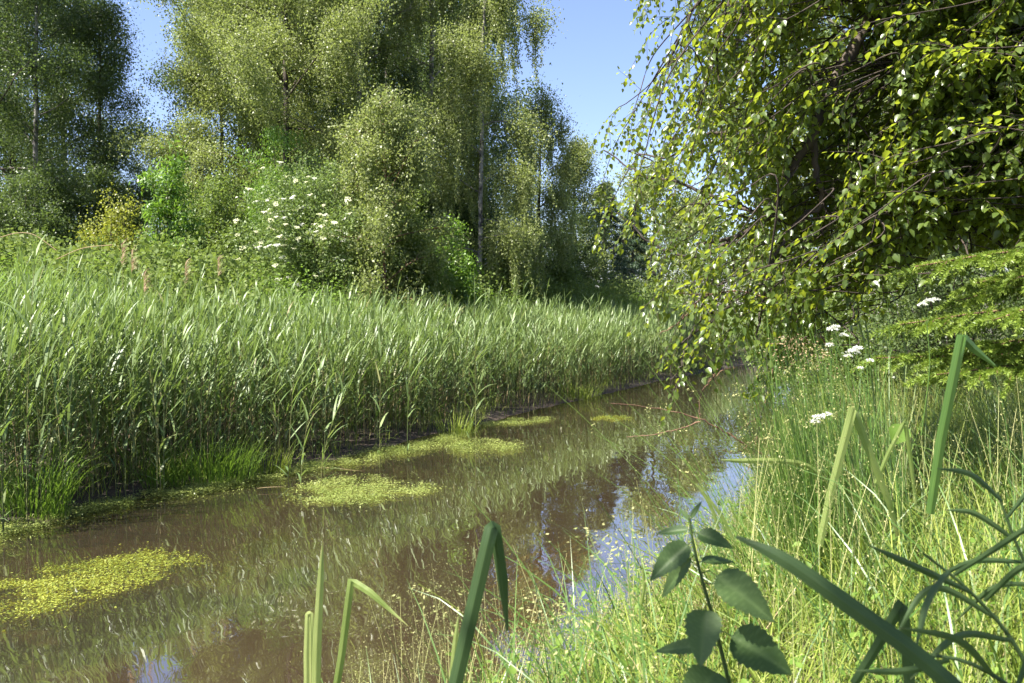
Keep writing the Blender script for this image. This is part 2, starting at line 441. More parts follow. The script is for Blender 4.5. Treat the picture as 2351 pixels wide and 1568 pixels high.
def shrub(name, label, base, Rx, H, N, leafL=.07, mat='mid', seed=0, nst=12, nsec=8, spread=.12, leafW=.6, cat='shrub', tpl=T_DIA, bark='bark', Ry=None, group=None,
          stem_r=.018, down=.35, lean=0., lo=.15):
    rs = np.random.RandomState(seed)
    base = np.array(base, float)
    Ry = Ry or Rx * .8
    root = thing(name, label, cat, base, group)
    wood = MB(); fol = MB(); C = []
    for k in range(nst):
        az = k * 2.399 + rs.uniform(-.4, .4); rad = math.sqrt((k + .5) / nst)
        tip = np.array([rad * Rx * cos(az) + lean, rad * Ry * sin(az), H * (1 - .62 * rad ** 2.2) * rs.uniform(.85, 1.05)])
        b0 = np.array([.12 * rs.normal(), .12 * rs.normal(), -.05])
        midp = b0 * .5 + tip * .5 + np.array([-.12 * tip[0], -.12 * tip[1], .12 * H])
        P = smooth_path([b0, midp, tip], 9)
        tube(wood, P, np.linspace(stem_r, .004, 9), 5)
        for q in range(nsec):
            tt = rs.uniform(lo + .1, 1) * 8; i0 = min(7, int(tt))
            s0 = P[i0] * (1 - tt + i0) + P[i0 + 1] * (tt - i0)
            out = np.array([s0[0] / Rx, s0[1] / Ry, .35])
            S = curve(s0, nrm(out) + rs.normal(0, .6, 3), rs.uniform(.2, .5) * min(Rx, H * .5), 3, rs, .05)
            tube(wood, S, np.linspace(.005, .002, 4), 3)
            C += [S[1], S[2], S[3]]
        C.append(tip)
    C = np.array(C); C = C[C[:, 2] > .1]
    cluster_leaves(fol, C, max(3, N // len(C)), spread, leafL, leafW, rs, tpl, down)
    wood.build('stem', M[bark], root); fol.build('foliage', M[mat], root)
    return root, C

def ztop(y, d):
    return CAMZ + (720 - y) / FPX * d

def T(px, d, ytop, **k):
    zm = 1.18 if px < 1700 else 1.
    d = d * zm
    b = G(px, d)
    return dict(base=b, H=ztop(ytop, d) - b[2], zoom=zm, **k)

# trees with shade put into their dark leaf colour, closing the view on the far bank where the reed bed meets the picture's edge
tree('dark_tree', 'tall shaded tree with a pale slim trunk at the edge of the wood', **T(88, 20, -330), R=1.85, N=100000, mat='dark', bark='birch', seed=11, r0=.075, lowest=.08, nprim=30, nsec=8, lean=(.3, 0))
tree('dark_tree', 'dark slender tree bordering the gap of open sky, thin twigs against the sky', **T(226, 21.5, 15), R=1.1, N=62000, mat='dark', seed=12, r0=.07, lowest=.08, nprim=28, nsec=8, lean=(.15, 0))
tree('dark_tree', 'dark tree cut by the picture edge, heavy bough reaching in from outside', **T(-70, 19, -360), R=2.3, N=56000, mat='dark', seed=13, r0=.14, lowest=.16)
# sunlit wood, centre
tree('birch_tree', 'rounded sunlit olive birch beside the gap of open sky', **T(520, 21, 25), R=1.45, N=110000, mat='olive', bark='birch', seed=14, r0=.07, weep=.0, lowest=.08, nprim=30, nsec=8)
tree('birch_tree', 'sunlit birch with a dark forked trunk showing above the round green rowan', **T(665, 19.5, -300), R=2.4, N=165000, mat='olive', bark='bark', seed=15, r0=.10, weep=.0, lowest=.2, nprim=30, nsec=8)
tree('birch_tree', 'dense tall birch rising straight behind the flowering elder', **T(840, 20.5, -330), R=2.3, N=165000, mat='olive', bark='birch', seed=16, r0=.09, weep=.2, lowest=.14, nprim=30, nsec=8)
tree('birch_tree', 'shaded tall birch standing between the two densest weeping birches', **T(985, 22.5, -320), R=2.0, N=130000, mat='dark', bark='birch', seed=17, r0=.12, weep=.7, lowest=.22)  # its shade comes from the dark leaf colour
tree('weeping_birch', 'tall weeping birch with long hanging strands beside the wide open sky', **T(1100, 20, -260), R=1.3, N=120000, mat='olive', bark='birch', seed=18, r0=.07, weep=1.0, lowest=.12, lean=(.05, 0))
tree('birch_tree', 'lower pale birch with a feathery top just past the weeping birch', **T(1238, 24, 222), R=.85, N=44000, mat='olive', bark='bark', seed=19, r0=.08, weep=.3, lowest=.1, leafL=.055)
tree('birch_tree', 'small hazy birch next to the dark far spruce', **T(1318, 29, 335), R=1.0, N=36000, mat='olive', seed=20, r0=.08, lowest=.08, leafL=.065)

# second row of the wood: three grown trees, then copies with their own size and turn
back = []
for k, (px, d, sd_) in enumerate(((40, 27, 31), (625, 28, 32), (900, 27.5, 33))):
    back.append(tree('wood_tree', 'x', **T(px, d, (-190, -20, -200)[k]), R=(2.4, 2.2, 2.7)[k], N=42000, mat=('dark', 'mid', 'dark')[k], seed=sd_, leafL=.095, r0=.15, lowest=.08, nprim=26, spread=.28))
def copy_tree(o, loc, rz, sc):
    c = o.copy(); COL.objects.link(c); c.location = loc; c.rotation_euler = (0, 0, rz); c.scale = sc
    for ch in list(o.children):
        q = ch.copy(); COL.objects.link(q); q.parent = c
    return c
BL = ['dark tree deep in the wood behind the pale slim trunk', 'mid green tree deep in the wood behind the rounded olive birch', 'dark tree deep in the wood behind the flowering elder',
      'dark tree deep in the wood behind the picture-edge tree', 'green tree glimpsed behind the dark slender tree, low in the sky gap', 'dark tree deep in the wood behind the forked trunk',
      'mid green tree filling the wood behind the young thin-stemmed birch', 'dark tree in the wood directly behind the weeping birch', 'mid green tree behind the feathery-topped birch', 'dark tree farthest back behind the picture-edge bough', 'dark tree farthest back behind the low sky gap edge', 'dark tree farthest back behind the olive birch crown',
      'dark tree farthest back behind the rowan', 'mid green tree farthest back behind the shaded tall birch', 'dark tree farthest back beside the hanging strands']
for k, (src, px, d, s, rz) in enumerate(((0, -160, 25, .95, 2.), (1, 330, 33, .52, 1.), (0, 700, 29, 1., 3.), (1, 800, 31, 1., 4.), (2, 1080, 29, .86, 2.2), (1, 1195, 33, .46, 5.), (0, -60, 30, 1., .6), (0, 150, 31, .95, 3.6), (2, 560, 33, .98, 1.1), (0, 760, 34, 1.05, 2.7), (1, 960, 33, 1.2, .3), (0, 1040, 35, .95, 4.4))):
    c = copy_tree(back[src], G(px, d * 1.18), rz, (s, s, s)); c["label"] = BL[3 + k]
    back.append(c)
for k, o in enumerate(back):
    o["label"] = BL[k]; o["category"] = 'tree'; o["group"] = 'trees in the second row of the wood'

# spruces and hazy trees at the head of the stream
def spruce(name, label, base, H, R, seed, N=26000, mat='conifer', leafL=.16):
    rs = np.random.RandomState(seed)
    root = thing(name, label, 'tree', base)
    wood = MB(); cr = MB()
    tube(wood, [(0, 0, -.1), (0, 0, H * .5), (0, 0, H)], [.14, .08, .01], 7)
    nb = 85; per = N // nb
    for k in range(nb):
        h = .06 + .93 * (k + rs.uniform()) / nb
        L = R * (1 - h) ** .8 * rs.uniform(.75, 1.15) + .15
        az = k * 2.399
        P = curve((0, 0, h * H), (cos(az), sin(az), .15), L, 5, rs, .10, .05)
        tube(wood, P, np.linspace(.02, .004, 6), 3)
        t = rs.uniform(.1, 1, per) ** .7 * 4.999; i0 = t.astype(int)
        pos = P[i0] + (P[i0 + 1] - P[i0]) * (t - i0)[:, None] + rs.normal(0, 1, (per, 3)) * np.array([.10, .10, .06]) * (.5 + L * .4)
        ax = (P[i0 + 1] - P[i0]) * 2 / L + rs.normal(0, .45, (per, 3)) + np.array([0, 0, -.35])
        leaves(cr, pos, ax, sphere_rand(per, rs) + [0, 0, .7], leafL * rs.uniform(.6, 1.2, per), .2, rs.uniform(0, 1, per), T_DIA)
    wood.build('trunk', M['bark'], root); cr.build('crown', M[mat], root)
    return root
for (px, d, yt, R, s_, lab) in ((1388, 38, 418, 1.9, 41, 'dark pointed spruce standing far off between the hazy birch and the overhanging leaves'),
                                (1452, 44, 470, 1.9, 42, 'farther, paler spruce tip just beside the nearer dark spruce'),):
    b = G(px, d); spruce('spruce_tree', lab, b, ztop(yt, d) - b[2], R, s_)
for (px, d, yt, R, s_, mt, lab) in ((1500, 40, 400, 2.4, 43, 'olive', 'far rounded tree showing through the thin edge of the overhanging leaves'),
                                    (1590, 46, 480, 2.4, 44, 'mid', 'far low tree at the head of the stream beside a bright sky hole'),
                                    (1745, 48, 560, 2.2, 45, 'mid', 'lowest far tree closing the head of the stream')):
    tree('distant_tree', lab, **T(px, d, yt), R=R, N=20000, mat=mt, seed=s_, leafL=.12, lowest=.05, spread=.3)

# trees of the near bank, behind the overhanging one
tree('birch_tree', 'birch with small pale sunlit leaves seen through the gaps of the overhanging tree', **T(1960, 14.5, -420), R=2.1, N=90000, mat='olive', bark='birch', seed=51, r0=.10, weep=.35, lowest=.12, leafL=.05)
tree('birch_tree', 'white-barked birch trunk close behind the overhanging leaves', **T(2270, 9.5, -800), R=1.7, N=46000, mat='mid', bark='birch', seed=52, r0=.07, weep=.2, lowest=.16, leafL=.05, lean=(-.2, 0))
tree('birch_tree', 'pale-trunked birch at the outer edge above the young spruce', **T(2470, 8.6, -1100), R=1.9, N=46000, mat='dark', bark='birch', seed=53, r0=.09, lean=(-.6, 0), lowest=.26, leafL=.05)
tree('bank_tree', 'dark green tree on the near bank where the stream narrows', **T(1890, 23, 120), R=1.9, N=46000, mat='mid', seed=54, lowest=.06, leafL=.07)
tree('bank_tree', 'dark bushy tree on the near bank behind the white flowers', **T(2080, 17.5, -150), R=2.3, N=56000, mat='mid', seed=55, lowest=.05, leafL=.07)
tree('bank_tree', 'dark tree behind the young spruce, mostly hidden by leaves', **T(2330, 13.5, -300), R=2.3, N=52000, mat='mid', seed=56, lowest=.05, leafL=.065)
shrub('willow_shrub', 'small-leaved grey green shrub behind the white flower heads on the near bank', G(1985, 9.5), 1.0, 1.9, 22000, .035, 'mid', 61, nst=14)
shrub('willow_shrub', 'shaded shrub at the foot of the white-barked birch', G(2190, 8.4), 1.0, 2.5, 18000, .04, 'dark', 62, nst=14)
shrub('willow_shrub', 'low leafy shrub leaning to the water where the near bank bends', G(1860, 14.), 1.1, 2.0, 20000, .045, 'mid', 63, nst=14)

# ------------------------------------------------------------------ shrubs of the far bank
def S(px, d, ytop, rpx):
    b = G(px, d)
    return b, rpx / FPX * d, ztop(ytop, d) - b[2]
def shr(name, label, px, d, yt, rpx, N, L_, mat, seed, **k):
    b, R, H = S(px, d * 1.18, yt, rpx)
    return shrub(name, label, b, R, H, N, L_, mat, seed, **k)
root_e, Ce = shr('elder_bush', 'big elder bush covered in flat creamy white flower heads', 715, 15.3, 385, 185, 56000, .06, 'elder', 71, nst=34, nsec=9, lean=.0, leafW=.5)
tree('young_birch', 'young birch with one thin brown stem, small leaves, overlapping the elder', **T(885, 15.0, 245), R=1.0, N=46000, mat='olive', bark='redstem', seed=72, r0=.03, lowest=.04, leafL=.05, nprim=30, spread=.12, weep=.15)
shr('rowan_tree', 'rounded fresh green rowan below the dark forked trunk', 650, 17.5, 300, 105, 30000, .075, 'bright', 73, nst=16, leafW=.3, tpl=T_LAN, cat='tree', down=.7)
shr('ash_sapling', 'bright green ash sapling with long narrow leaves standing out before dark wood', 392, 13.2, 328, 62, 7000, .10, 'bright', 74, nst=12, nsec=8, leafW=.30, tpl=T_LAN, cat='sapling', down=.5, spread=.09)
shr('birch_sapling', 'yellow green birch sapling glowing before the darkest part of the wood', 258, 13.5, 432, 72, 7500, .05, 'yellow', 75, nst=12, nsec=8, cat='sapling', leafW=.75)
shr('hazel_shrub', 'mid green shrub between the ash sapling and the elder', 500, 15.8, 405, 95, 24000, .06, 'mid', 76, nst=16)
shr('hazel_shrub', 'loose yellowish shrub in front of the olive birch, behind the ash sapling', 455, 18., 350, 110, 26000, .055, 'olive', 77, nst=16)
shr('hazel_shrub', 'low leafy shrub at the foot of the elder beside the thin-stemmed birch', 940, 16.2, 455, 85, 20000, .06, 'mid', 78, nst=14)
shr('maple_shrub', 'small round pale green shrub alone in front of the dark trunks', 1033, 17.2, 505, 66, 13000, .065, 'bright', 79, nst=14, leafW=.8)
shr('elder_shrub', 'grey green low shrub at the wood edge below the weeping birch', 1185, 23., 588, 50, 9000, .07, 'mid', 80)
shr('elder_shrub', 'pale low shrub at the wood edge under the feathery-topped birch', 1292, 24., 588, 48, 9000, .07, 'mid', 81)
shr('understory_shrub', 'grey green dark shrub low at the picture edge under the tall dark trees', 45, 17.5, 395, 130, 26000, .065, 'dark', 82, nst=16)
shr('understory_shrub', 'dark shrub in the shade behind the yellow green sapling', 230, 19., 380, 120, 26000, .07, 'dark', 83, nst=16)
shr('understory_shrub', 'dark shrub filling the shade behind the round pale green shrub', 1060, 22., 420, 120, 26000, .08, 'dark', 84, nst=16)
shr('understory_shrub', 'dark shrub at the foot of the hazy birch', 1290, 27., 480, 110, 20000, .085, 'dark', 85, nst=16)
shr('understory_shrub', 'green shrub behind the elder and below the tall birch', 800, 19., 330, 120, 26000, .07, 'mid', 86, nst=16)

# flat flower heads on the elder: each a part
def umbel(rs):
    mb = MB(); n = 46
    r = .085 * np.sqrt(rs.uniform(0, 1, n)); a = rs.uniform(0, 6.28, n)
    pos = np.stack([r * np.cos(a), r * np.sin(a), .02 - 1.6 * r * r + rs.normal(0, .006, n)], -1)
    leaves(mb, pos, sphere_rand(n, rs) * [1, 1, .25], sphere_rand(n, rs) * .35 + [0, 0, 1], .036, .9, rs.uniform(0, 1, n), T_DIA)
    for q in range(6):
        b = q * 1.05; tube(mb, [(0, 0, -.09), (.055 * cos(b), .055 * sin(b), .012)], [.002, .0015], 3, .2)
    return mb
rs = np.random.RandomState(5)
UM = [umbel(rs) for k in range(3)]
Re, He = 185 / FPX * 15.3 * 1.18, Ce[:, 2].max()
sc_ = (Ce[:, 0] / Re * -.25 + Ce[:, 1] / (Re * .8) * -.75 + Ce[:, 2] / He * .40) + rs.normal(0, .25, len(Ce))
order = np.argsort(-sc_); used = []
for i in order:
    c = Ce[i] + np.array([0, -.10, .10])
    if all(np.linalg.norm(c - u) > .17 for u in used):
        used.append(c)
    if len(used) >= 96: break
src = []
for k, c in enumerate(used):
    if k < 3:
        o = UM[k].build('flower_head', M['white' if k == 1 else 'cream'], root_e); src.append(o)
    else:
        o = src[k % 3].copy(); COL.objects.link(o); o.parent = root_e
    o.location = c; s = rs.uniform(.5, .9); o.scale = (s, s, s)
    o.rotation_euler = (radians(rs.uniform(5, 50)), radians(rs.uniform(-25, 20)), 0)

# ------------------------------------------------------------------ meadow: nettles and herbs between the reeds and the wood (nobody could count them)
rs = np.random.RandomState(21)
def left_points(n, l0, l1, y0, y1, rs, pw=1.):
    y = y0 + (y1 - y0) * rs.uniform(0, 1, n * 2) ** pw
    l = l0 + (l1 - l0) * rs.uniform(0, 1, n * 2)
    x = np.interp(y, LB[:, 0], LB[:, 1]) - l / .89
    ok = (x / np.maximum(y, .1) > -.72) & (x / np.maximum(y, .1) < .40)
    x, y = x[ok][:n], y[ok][:n]
    return np.stack([x, y, ground(x, y)], -1)
B = left_points(6800, 2.6, 12, 6, 34, rs, 1.1)
hh = rs.uniform(.9, 1.4, len(B)) * (1 + .12 * smooth_noise(B[:, 0], B[:, 1], .8, 9))
mb = MB()
K = 20
tt = np.tile(np.linspace(.25, 1, K), len(B)) ; ii = np.repeat(np.arange(len(B)), K)
az = np.tile(np.arange(K) * 1.571 + (np.arange(K) % 2) * 1.571, len(B)) + np.repeat(rs.uniform(0, 6.28, len(B)), K)
pos = B[ii] + np.stack([.02 * np.cos(az), .02 * np.sin(az), tt * hh[ii]], -1) + rs.normal(0, .06, (len(ii), 3)) * [1, 1, .2]
ax = np.stack([np.cos(az), np.sin(az), rs.uniform(-.7, .35, len(ii))], -1)
leaves(mb, pos, ax, sphere_rand(len(ii), rs) * .35 + [0, 0, 1.], rs.uniform(.07, .13, len(ii)) * (1.15 - .45 * tt), .5, np.clip(.55 * rs.uniform(0, 1, len(ii)) + .45 * tt, 0, 1), T_LAN)
blades(mb, B, rs.uniform(0, 6.28, len(B)), .02, .1, hh, .008, 3, .2, rs)
tag(mb.build('nettle_bed', M['herb']), 'bright green nettle and herb growth between the reeds and the wood', 'undergrowth', kind='stuff')
# brambles along the wood edge
mb = MB()
y = rs.uniform(20, 36, 1000); x = (rs.uniform(1010, 1560, 1000) - 1175.5) / FPX * y
ok = left_dist(x, y) > 3.6; x, y = x[ok], y[ok]
B = np.stack([x, y, ground(x, y)], -1)
C = np.repeat(B, 9, 0) + rs.normal(0, 1, (len(B) * 9, 3)) * [.35, .35, 0] + np.stack([0 * np.arange(len(B) * 9), 0 * np.arange(len(B) * 9), rs.uniform(.1, 1.6, len(B) * 9) * (1 + .3 * smooth_noise(np.repeat(x, 9), np.repeat(y, 9), .9, 15))], -1)
cluster_leaves(mb, C, 11, .13, .085, .75, rs, T_DIA, .2)
tag(mb.build('brambles', M['bramble']), 'olive bramble growth along the foot of the wood past the round shrub', 'undergrowth', kind='stuff')
mb = MB()
y = rs.uniform(12, 19, 800); x = (rs.uniform(-120, 560, 800) - 1175.5) / FPX * y
B = np.stack([x, y, ground(x, y)], -1)
C = np.repeat(B, 8, 0) + rs.normal(0, 1, (len(B) * 8, 3)) * [.35, .35, 0]
C[:, 2] += rs.uniform(.1, 1.35, len(C)) * (1 + .3 * smooth_noise(C[:, 0], C[:, 1], .9, 16))
cluster_leaves(mb, C, 11, .13, .075, .75, rs, T_DIA, .2)
tag(mb.build('brambles', M['bramble']), 'low bramble growth under the saplings in front of the darkest wood', 'undergrowth', kind='stuff')
# dry bramble canes arching out of that growth
for k, (pts, lab) in enumerate((([(0, 545), (40, 535), (80, 540), (130, 575)], 'bare brown cane arching at the picture edge below the dark wood'),
                               ([(130, 595), (190, 570), (260, 562)], 'dry straw coloured cane lying over the brambles near the yellow green sapling'))):
    mb = MB(); tube(mb, smooth_path([W(px, py, 11.6) for px, py in pts], 14), .0055, 5)
    tag(mb.build('bramble_cane', M['straw']), lab, 'cane')

# ------------------------------------------------------------------ reed bed
def reed_parts(mbs, mbl, B, H, rs, K=12, leafscale=1.15, laz=None, lean=None, wscale=1., stemr=.0035):
    N = len(B)
    laz = rs.normal(-.2, 1.0, N) if laz is None else np.broadcast_to(laz, (N,))
    lean = np.abs(rs.normal(.08, .09, N)) if lean is None else np.broadcast_to(lean, (N,))
    ld = np.stack([np.cos(laz), np.sin(laz)], -1)
    def at(s):   # s (N,k)
        o = lean[:, None] * H[:, None] * s ** 2
        return np.stack([B[:, 0:1] + ld[:, 0:1] * o, B[:, 1:2] + ld[:, 1:2] * o, B[:, 2:3] + H[:, None] * s * (1 - .35 * lean[:, None] * s)], -1)
    sg = np.linspace(0, .93, 5)
    P = at(np.broadcast_to(sg, (N, 5)))
    ang = np.array([0, 2.094, 4.189]); r = stemr * np.linspace(1.25, .5, 5)
    ring = P[:, :, None] + (r[None, :, None, None] * np.stack([np.cos(ang), np.sin(ang), 0 * ang], -1)[None, None])
    base = (np.arange(N) * 15)[:, None, None]
    i = (np.arange(4) * 3)[None, :, None]; j = np.arange(3)[None, None]
    F = np.stack([base + i + j, base + i + (j + 1) % 3, base + i + 3 + (j + 1) % 3, base + i + 3 + j], -1).reshape(-1, 4)
    mbs.add(ring.reshape(-1, 3), [F], np.repeat(rs.uniform(0, 1, N), 15))
    s = np.linspace(.10, .95, K)[None] + rs.uniform(-.03, .03, (N, K))
    Q = at(s).reshape(-1, 3)
    az = (np.arange(K) * pi)[None] + rs.normal(0, .65, (N, K)) + rs.uniform(0, 6.28, N)[:, None]
    # leaves swing to the lee side
    az = np.where(rs.uniform(0, 1, (N, K)) < .55, az, rs.normal(.15, .8, (N, K)))
    prof = (.55 + .6 * np.sin(pi * np.clip((s - .15) / .85, 0, 1)))
    L = leafscale * .34 * prof * rs.uniform(.7, 1.2, (N, K))
    th0 = rs.uniform(.35, .95, (N, K)) * (1.15 - .65 * s); dth = rs.uniform(.1, 1.4, (N, K)) * (1.25 - .65 * s)
    t = np.clip(.25 + .4 * s + rs.normal(0, .2, (N, K)), 0, 1) + np.where((rs.uniform(0, 1, (N, K)) < .10 - .08 * s), rs.uniform(.4, 1.1, (N, K)), 0)
    blades(mbl, Q, az.ravel(), th0.ravel(), dth.ravel(), L.ravel(), wscale * .027 * rs.uniform(.7, 1.25, N * K), 5, t.ravel(), rs, .5, 1.5, .75)
    # spear at the tip
    blades(mbl, at(np.full((N, 1), .90))[:, 0], laz, .05 + lean, .15, .30 * leafscale, .013 * wscale, 4, .6, rs, .3)

rs = np.random.RandomState(33)
def reed_pts(n, l0, l1, y0, y1, pw):
    y = y0 + (y1 - y0) * rs.uniform(0, 1, n) ** pw
    l = l0 + (l1 - l0) * rs.uniform(0, 1, n)
    x = np.interp(y, LB[:, 0], LB[:, 1]) - l / .89
    ok = (x / y > -.70)
    x, y, l = x[ok], y[ok], l[ok]
    wet = np.where(left_dist(x, y) > -.5, ground(x, y), -.1)
    return np.stack([x, y, np.maximum(wet, -.15)], -1), l
B, l = reed_pts(5600, .25, 3.6, 5.5, 33, 1.35)
# a shorter, thinner fringe facing the water
keep = rs.uniform(0, 1, len(B)) < np.clip(.35 + l * .6, 0, 1); B, l = B[keep], l[keep]
H = rs.normal(1.80, .20, len(B)) * (1 + .13 * smooth_noise(B[:, 0], B[:, 1], 1.7, 18)) * np.clip(.78 + .2 * l, .7, 1)
H = np.minimum(H, 1.84 + .28 * np.clip((-B[:, 0] / B[:, 1] - .28) / .25, 0, 1) - B[:, 2] + .12 * smooth_noise(B[:, 0], B[:, 1], 2.3, 19) + rs.normal(0, .22, len(B)))
ms, ml = MB(), MB()
reed_parts(ms, ml, B, H, rs)
# dry old stems among them, mostly at the foot
rb = tag(ml.build('reeds', M['reed']), 'dense bed of green reeds along the far bank', 'reeds', kind='stuff')
st = ms.build('reed_stems', M['reedstem'], rb); st["kind"] = 'stuff'
Bd, _ = reed_pts(1500, .3, 2.6, 5.5, 33, 1.3)
md = MB(); nb = len(Bd)
Bt2, _ = reed_pts(1000, .2, 3.2, 5.5, 33, 1.3); nb2 = len(Bt2)
blades(md, Bt2, rs.uniform(0, 6.28, nb2), np.abs(rs.normal(.05, .12, nb2)), rs.normal(.1, .25, nb2), rs.uniform(.9, 1.75, nb2), .007, 4, rs.uniform(0, 1, nb2), rs, .3)
blades(md, Bd, rs.uniform(0, 6.28, nb), np.abs(rs.normal(.1, .25, nb)), rs.normal(.1, .35, nb), rs.uniform(.3, 1.1, nb), .008, 4, rs.uniform(0, 1, nb), rs, .3)
o = md.build('old_straw', M['straw'], rb); o["kind"] = 'stuff'

# single reeds one can pick out: in the front rank and those that overtop the bed
protos = []
GR = 'single reeds along the far bank'
for k in range(7):
    h = (1.75, 1.95, 2.1, 1.6, 2.2, 1.85, 1.4)[k]
    a, b = MB(), MB()
    reed_parts(a, b, np.zeros((1, 3)), np.array([h]), rs, K=(10, 11, 9, 8, 10, 12, 8)[k], leafscale=1.12, wscale=1.1, stemr=.0042)
    protos.append((a, b))
first = {}
def place_reed(loc, k, rz, s, label):
    if k not in first:
        r = protos[k][0].build('reed', M['reedstem']); protos[k][1].build('foliage', M['reed'], r); first[k] = r
        o = r
    else:
        r = first[k]; o = r.copy(); COL.objects.link(o)
        for ch in list(r.children):
            q = ch.copy(); COL.objects.link(q); q.parent = o
    o.location = loc; o.rotation_euler = (0, 0, rz); o.scale = (s, s, s)
    return tag(o, label, 'reed', GR)
n = 0
Bf, lf = reed_pts(420, -.05, .75, 5.8, 27, 1.25)
for b in Bf:
    if n >= 190: break
    place_reed(b, rs.randint(7), rs.uniform(-.9, .9), rs.uniform(.75, 1.05), 'green reed in the front rank of the bed, at the edge of the water'); n += 1
Bt, lt = reed_pts(160, .8, 3.4, 6.5, 26, 1.3)
for b in Bt[:70]:
    place_reed(b, rs.randint(3), rs.uniform(-1.2, 1.2), min(1.3, (2.05 - b[2] + rs.uniform(0, .35)) / 1.95), 'tall green reed whose spear tip overtops the reed bed')
SPEC = [((360, 1075), 1, 8.6, 2, 'lone reed with four broad blue green leaves held well in front of the bed'),
        ((745, 1100), 2, 9.4, .3, 'reed rising out of the floating weed mat'),
        ((872, 1050), 1, 10.4, 0, 'straight reed standing in shallow water between the two weed mats'),
        ((935, 1040), 0, 11.2, .5, 'broad-leaved reed in shallow water behind the round weed mat'),
        ((1092, 985), 4, 12.6, -.2, 'farthest reed standing alone in the water above the round weed mat'),
        ((60, 1090), 4, 7.3, 1., 'tall reed beside the picture edge whose tip reaches the dark wood')]
for (px, py), k, d, rz, lab in SPEC:
    p = W(px, py, d); p[2] = max(-.12, min(p[2], float(ground(p[0], p[1]))))
    o = place_reed(p, k, rz, 1.08 if k != 4 else 1.15, lab)
    if lab.startswith(('lone', 'farthest', 'tall reed beside')): del o["group"]
# bowed blue green reeds leaning over the water
for k, (px, d, laz, lab) in enumerate(((690, 9.0, .1, 'bowed blue green reed leaning to the water beside the weed mat'), (735, 9.2, .05, 'second bowed reed, its long leaves drooping over the weed mat'), (662, 9.3, .2, 'upright reed with a feathered tuft just behind the bowed ones'), (1075, 12.2, .15, 'drooping reed leaning out over the open water'))):
    a, b = MB(), MB()
    p = W(px, 1085 if k < 3 else 985, d); p[2] = max(-.12, min(p[2], float(ground(p[0], p[1]))))
    reed_parts(a, b, np.zeros((1, 3)), np.array([(1.5, 1.35, 1.7, 1.2)[k]]), rs, K=15, leafscale=1.15, laz=np.array([laz]), lean=np.array([(.16, .26, .07, .2)[k]]), stemr=.0042)
    r = a.build('reed', M['reedstem'], None, (0, 0, 0)); r.location = p
    b.build('foliage', M['reed'], r); tag(r, lab, 'reed')
# reeds with last year's brown plumes
for k, (px, py, d, lab) in enumerate(((280, 625, 10.2, 'pair-forming brown reed plume nodding in front of the yellow green sapling'), (302, 640, 10.4, 'narrow upright brown plume just beside the nodding one'),
                                      (425, 668, 10.8, 'small faded brown plume over the reeds at the ash sapling foot'), (330, 690, 9.6, 'low pale brown plume sunk among reed tips'), (500, 655, 11.5, 'bent brown plume drooping near the foot of the elder'))):
    tip = W(px, py - 60, d); foot = np.array([tip[0] - .05, tip[1], float(ground(tip[0], tip[1]))])
    a = MB(); tube(a, smooth_path([foot, foot * .5 + tip * .5 + [.02, 0, 0], tip], 8), np.linspace(.004, .002, 8), 4, .8)
    r = a.build('plumed_reed', M['reedstem'], None, foot); tag(r, lab, 'reed')
    b = MB(); nb = 70
    t = rs.uniform(0, 1, nb); base = tip + np.stack([0 * t, 0 * t, -.24 * t], -1) - foot
    blades(b, base, rs.normal(.5, .7, nb), .25 + .5 * t, .9, rs.uniform(.06, .15, nb), .007, 3, rs.uniform(0, 1, nb), rs)
    b.build('plume', M['plume'], r)

# ------------------------------------------------------------------ far bank margin: grass, cress and weed mats
rs = np.random.RandomState(44)
mb = MB()
def edge_pts(n, l0, l1, y0, y1, pw=1.3):
    y = y0 + (y1 - y0) * rs.uniform(0, 1, n) ** pw
    l = rs.uniform(l0, l1, n)
    x = np.interp(y, LB[:, 0], LB[:, 1]) - l / .89
    return np.stack([x, y, ground(x, y)], -1)
B = edge_pts(9000, .05, 1.3, 5.5, 30)
k_ = rs.uniform(0, 1, len(B)) < np.clip(.5 + .9 * smooth_noise(B[:, 0], B[:, 1], 1.6, 77), .12, 1); B = B[k_]
n = len(B)
blades(mb, B, rs.uniform(0, 6.28, n), rs.uniform(.05, .5, n), rs.uniform(.2, 1.3, n), rs.uniform(.14, .42, n), .008, 4, rs.uniform(0, .8, n), rs)
tag(mb.build('grass', M['grass']), 'grass along the muddy foot of the reed bed', 'grass', kind='stuff')
# bright grass tufts
for k, (px, py, d, R, H, n, lab) in enumerate(((475, 1085, 9.25, .50, .55, 420, 'big bright grass tuft at the water edge before the reeds'), (365, 1110, 8.9, .28, .38, 170, 'smaller grass tuft beside the big bright one, next to the bare mud'),
                                               (60, 1165, 7.55, .35, .75, 260, 'tall grass tuft at the edge of the picture on the far bank'), (1330, 905, 18.3, .45, .45, 200, 'pale grass tuft on the bare mud where the bank juts out'),
                                               (1050, 985, 12.9, .3, .5, 120, 'sparse grass tuft beside the round weed mat'), (610, 1085, 9.7, .3, .4, 120, 'grass tuft at the foot of the bowed reeds'))):
    p = G(px, d); p[2] = max(p[2], -.02)
    a = MB(); r = R * np.sqrt(rs.uniform(0, 1, n)); an = rs.uniform(0, 6.28, n)
    bb = np.stack([r * np.cos(an), r * np.sin(an) * .7, 0 * r], -1)
    blades(a, bb, an + rs.normal(0, .5, n), rs.uniform(.05, .45, n), rs.uniform(.2, 1.2, n), H * rs.uniform(.5, 1.1, n), .010, 5, rs.uniform(.0, .8, n), rs)
    tag(a.build('grass_tuft', M['herb' if k < 3 else 'grass'], None, (0, 0, 0)), lab, 'grass').location = p

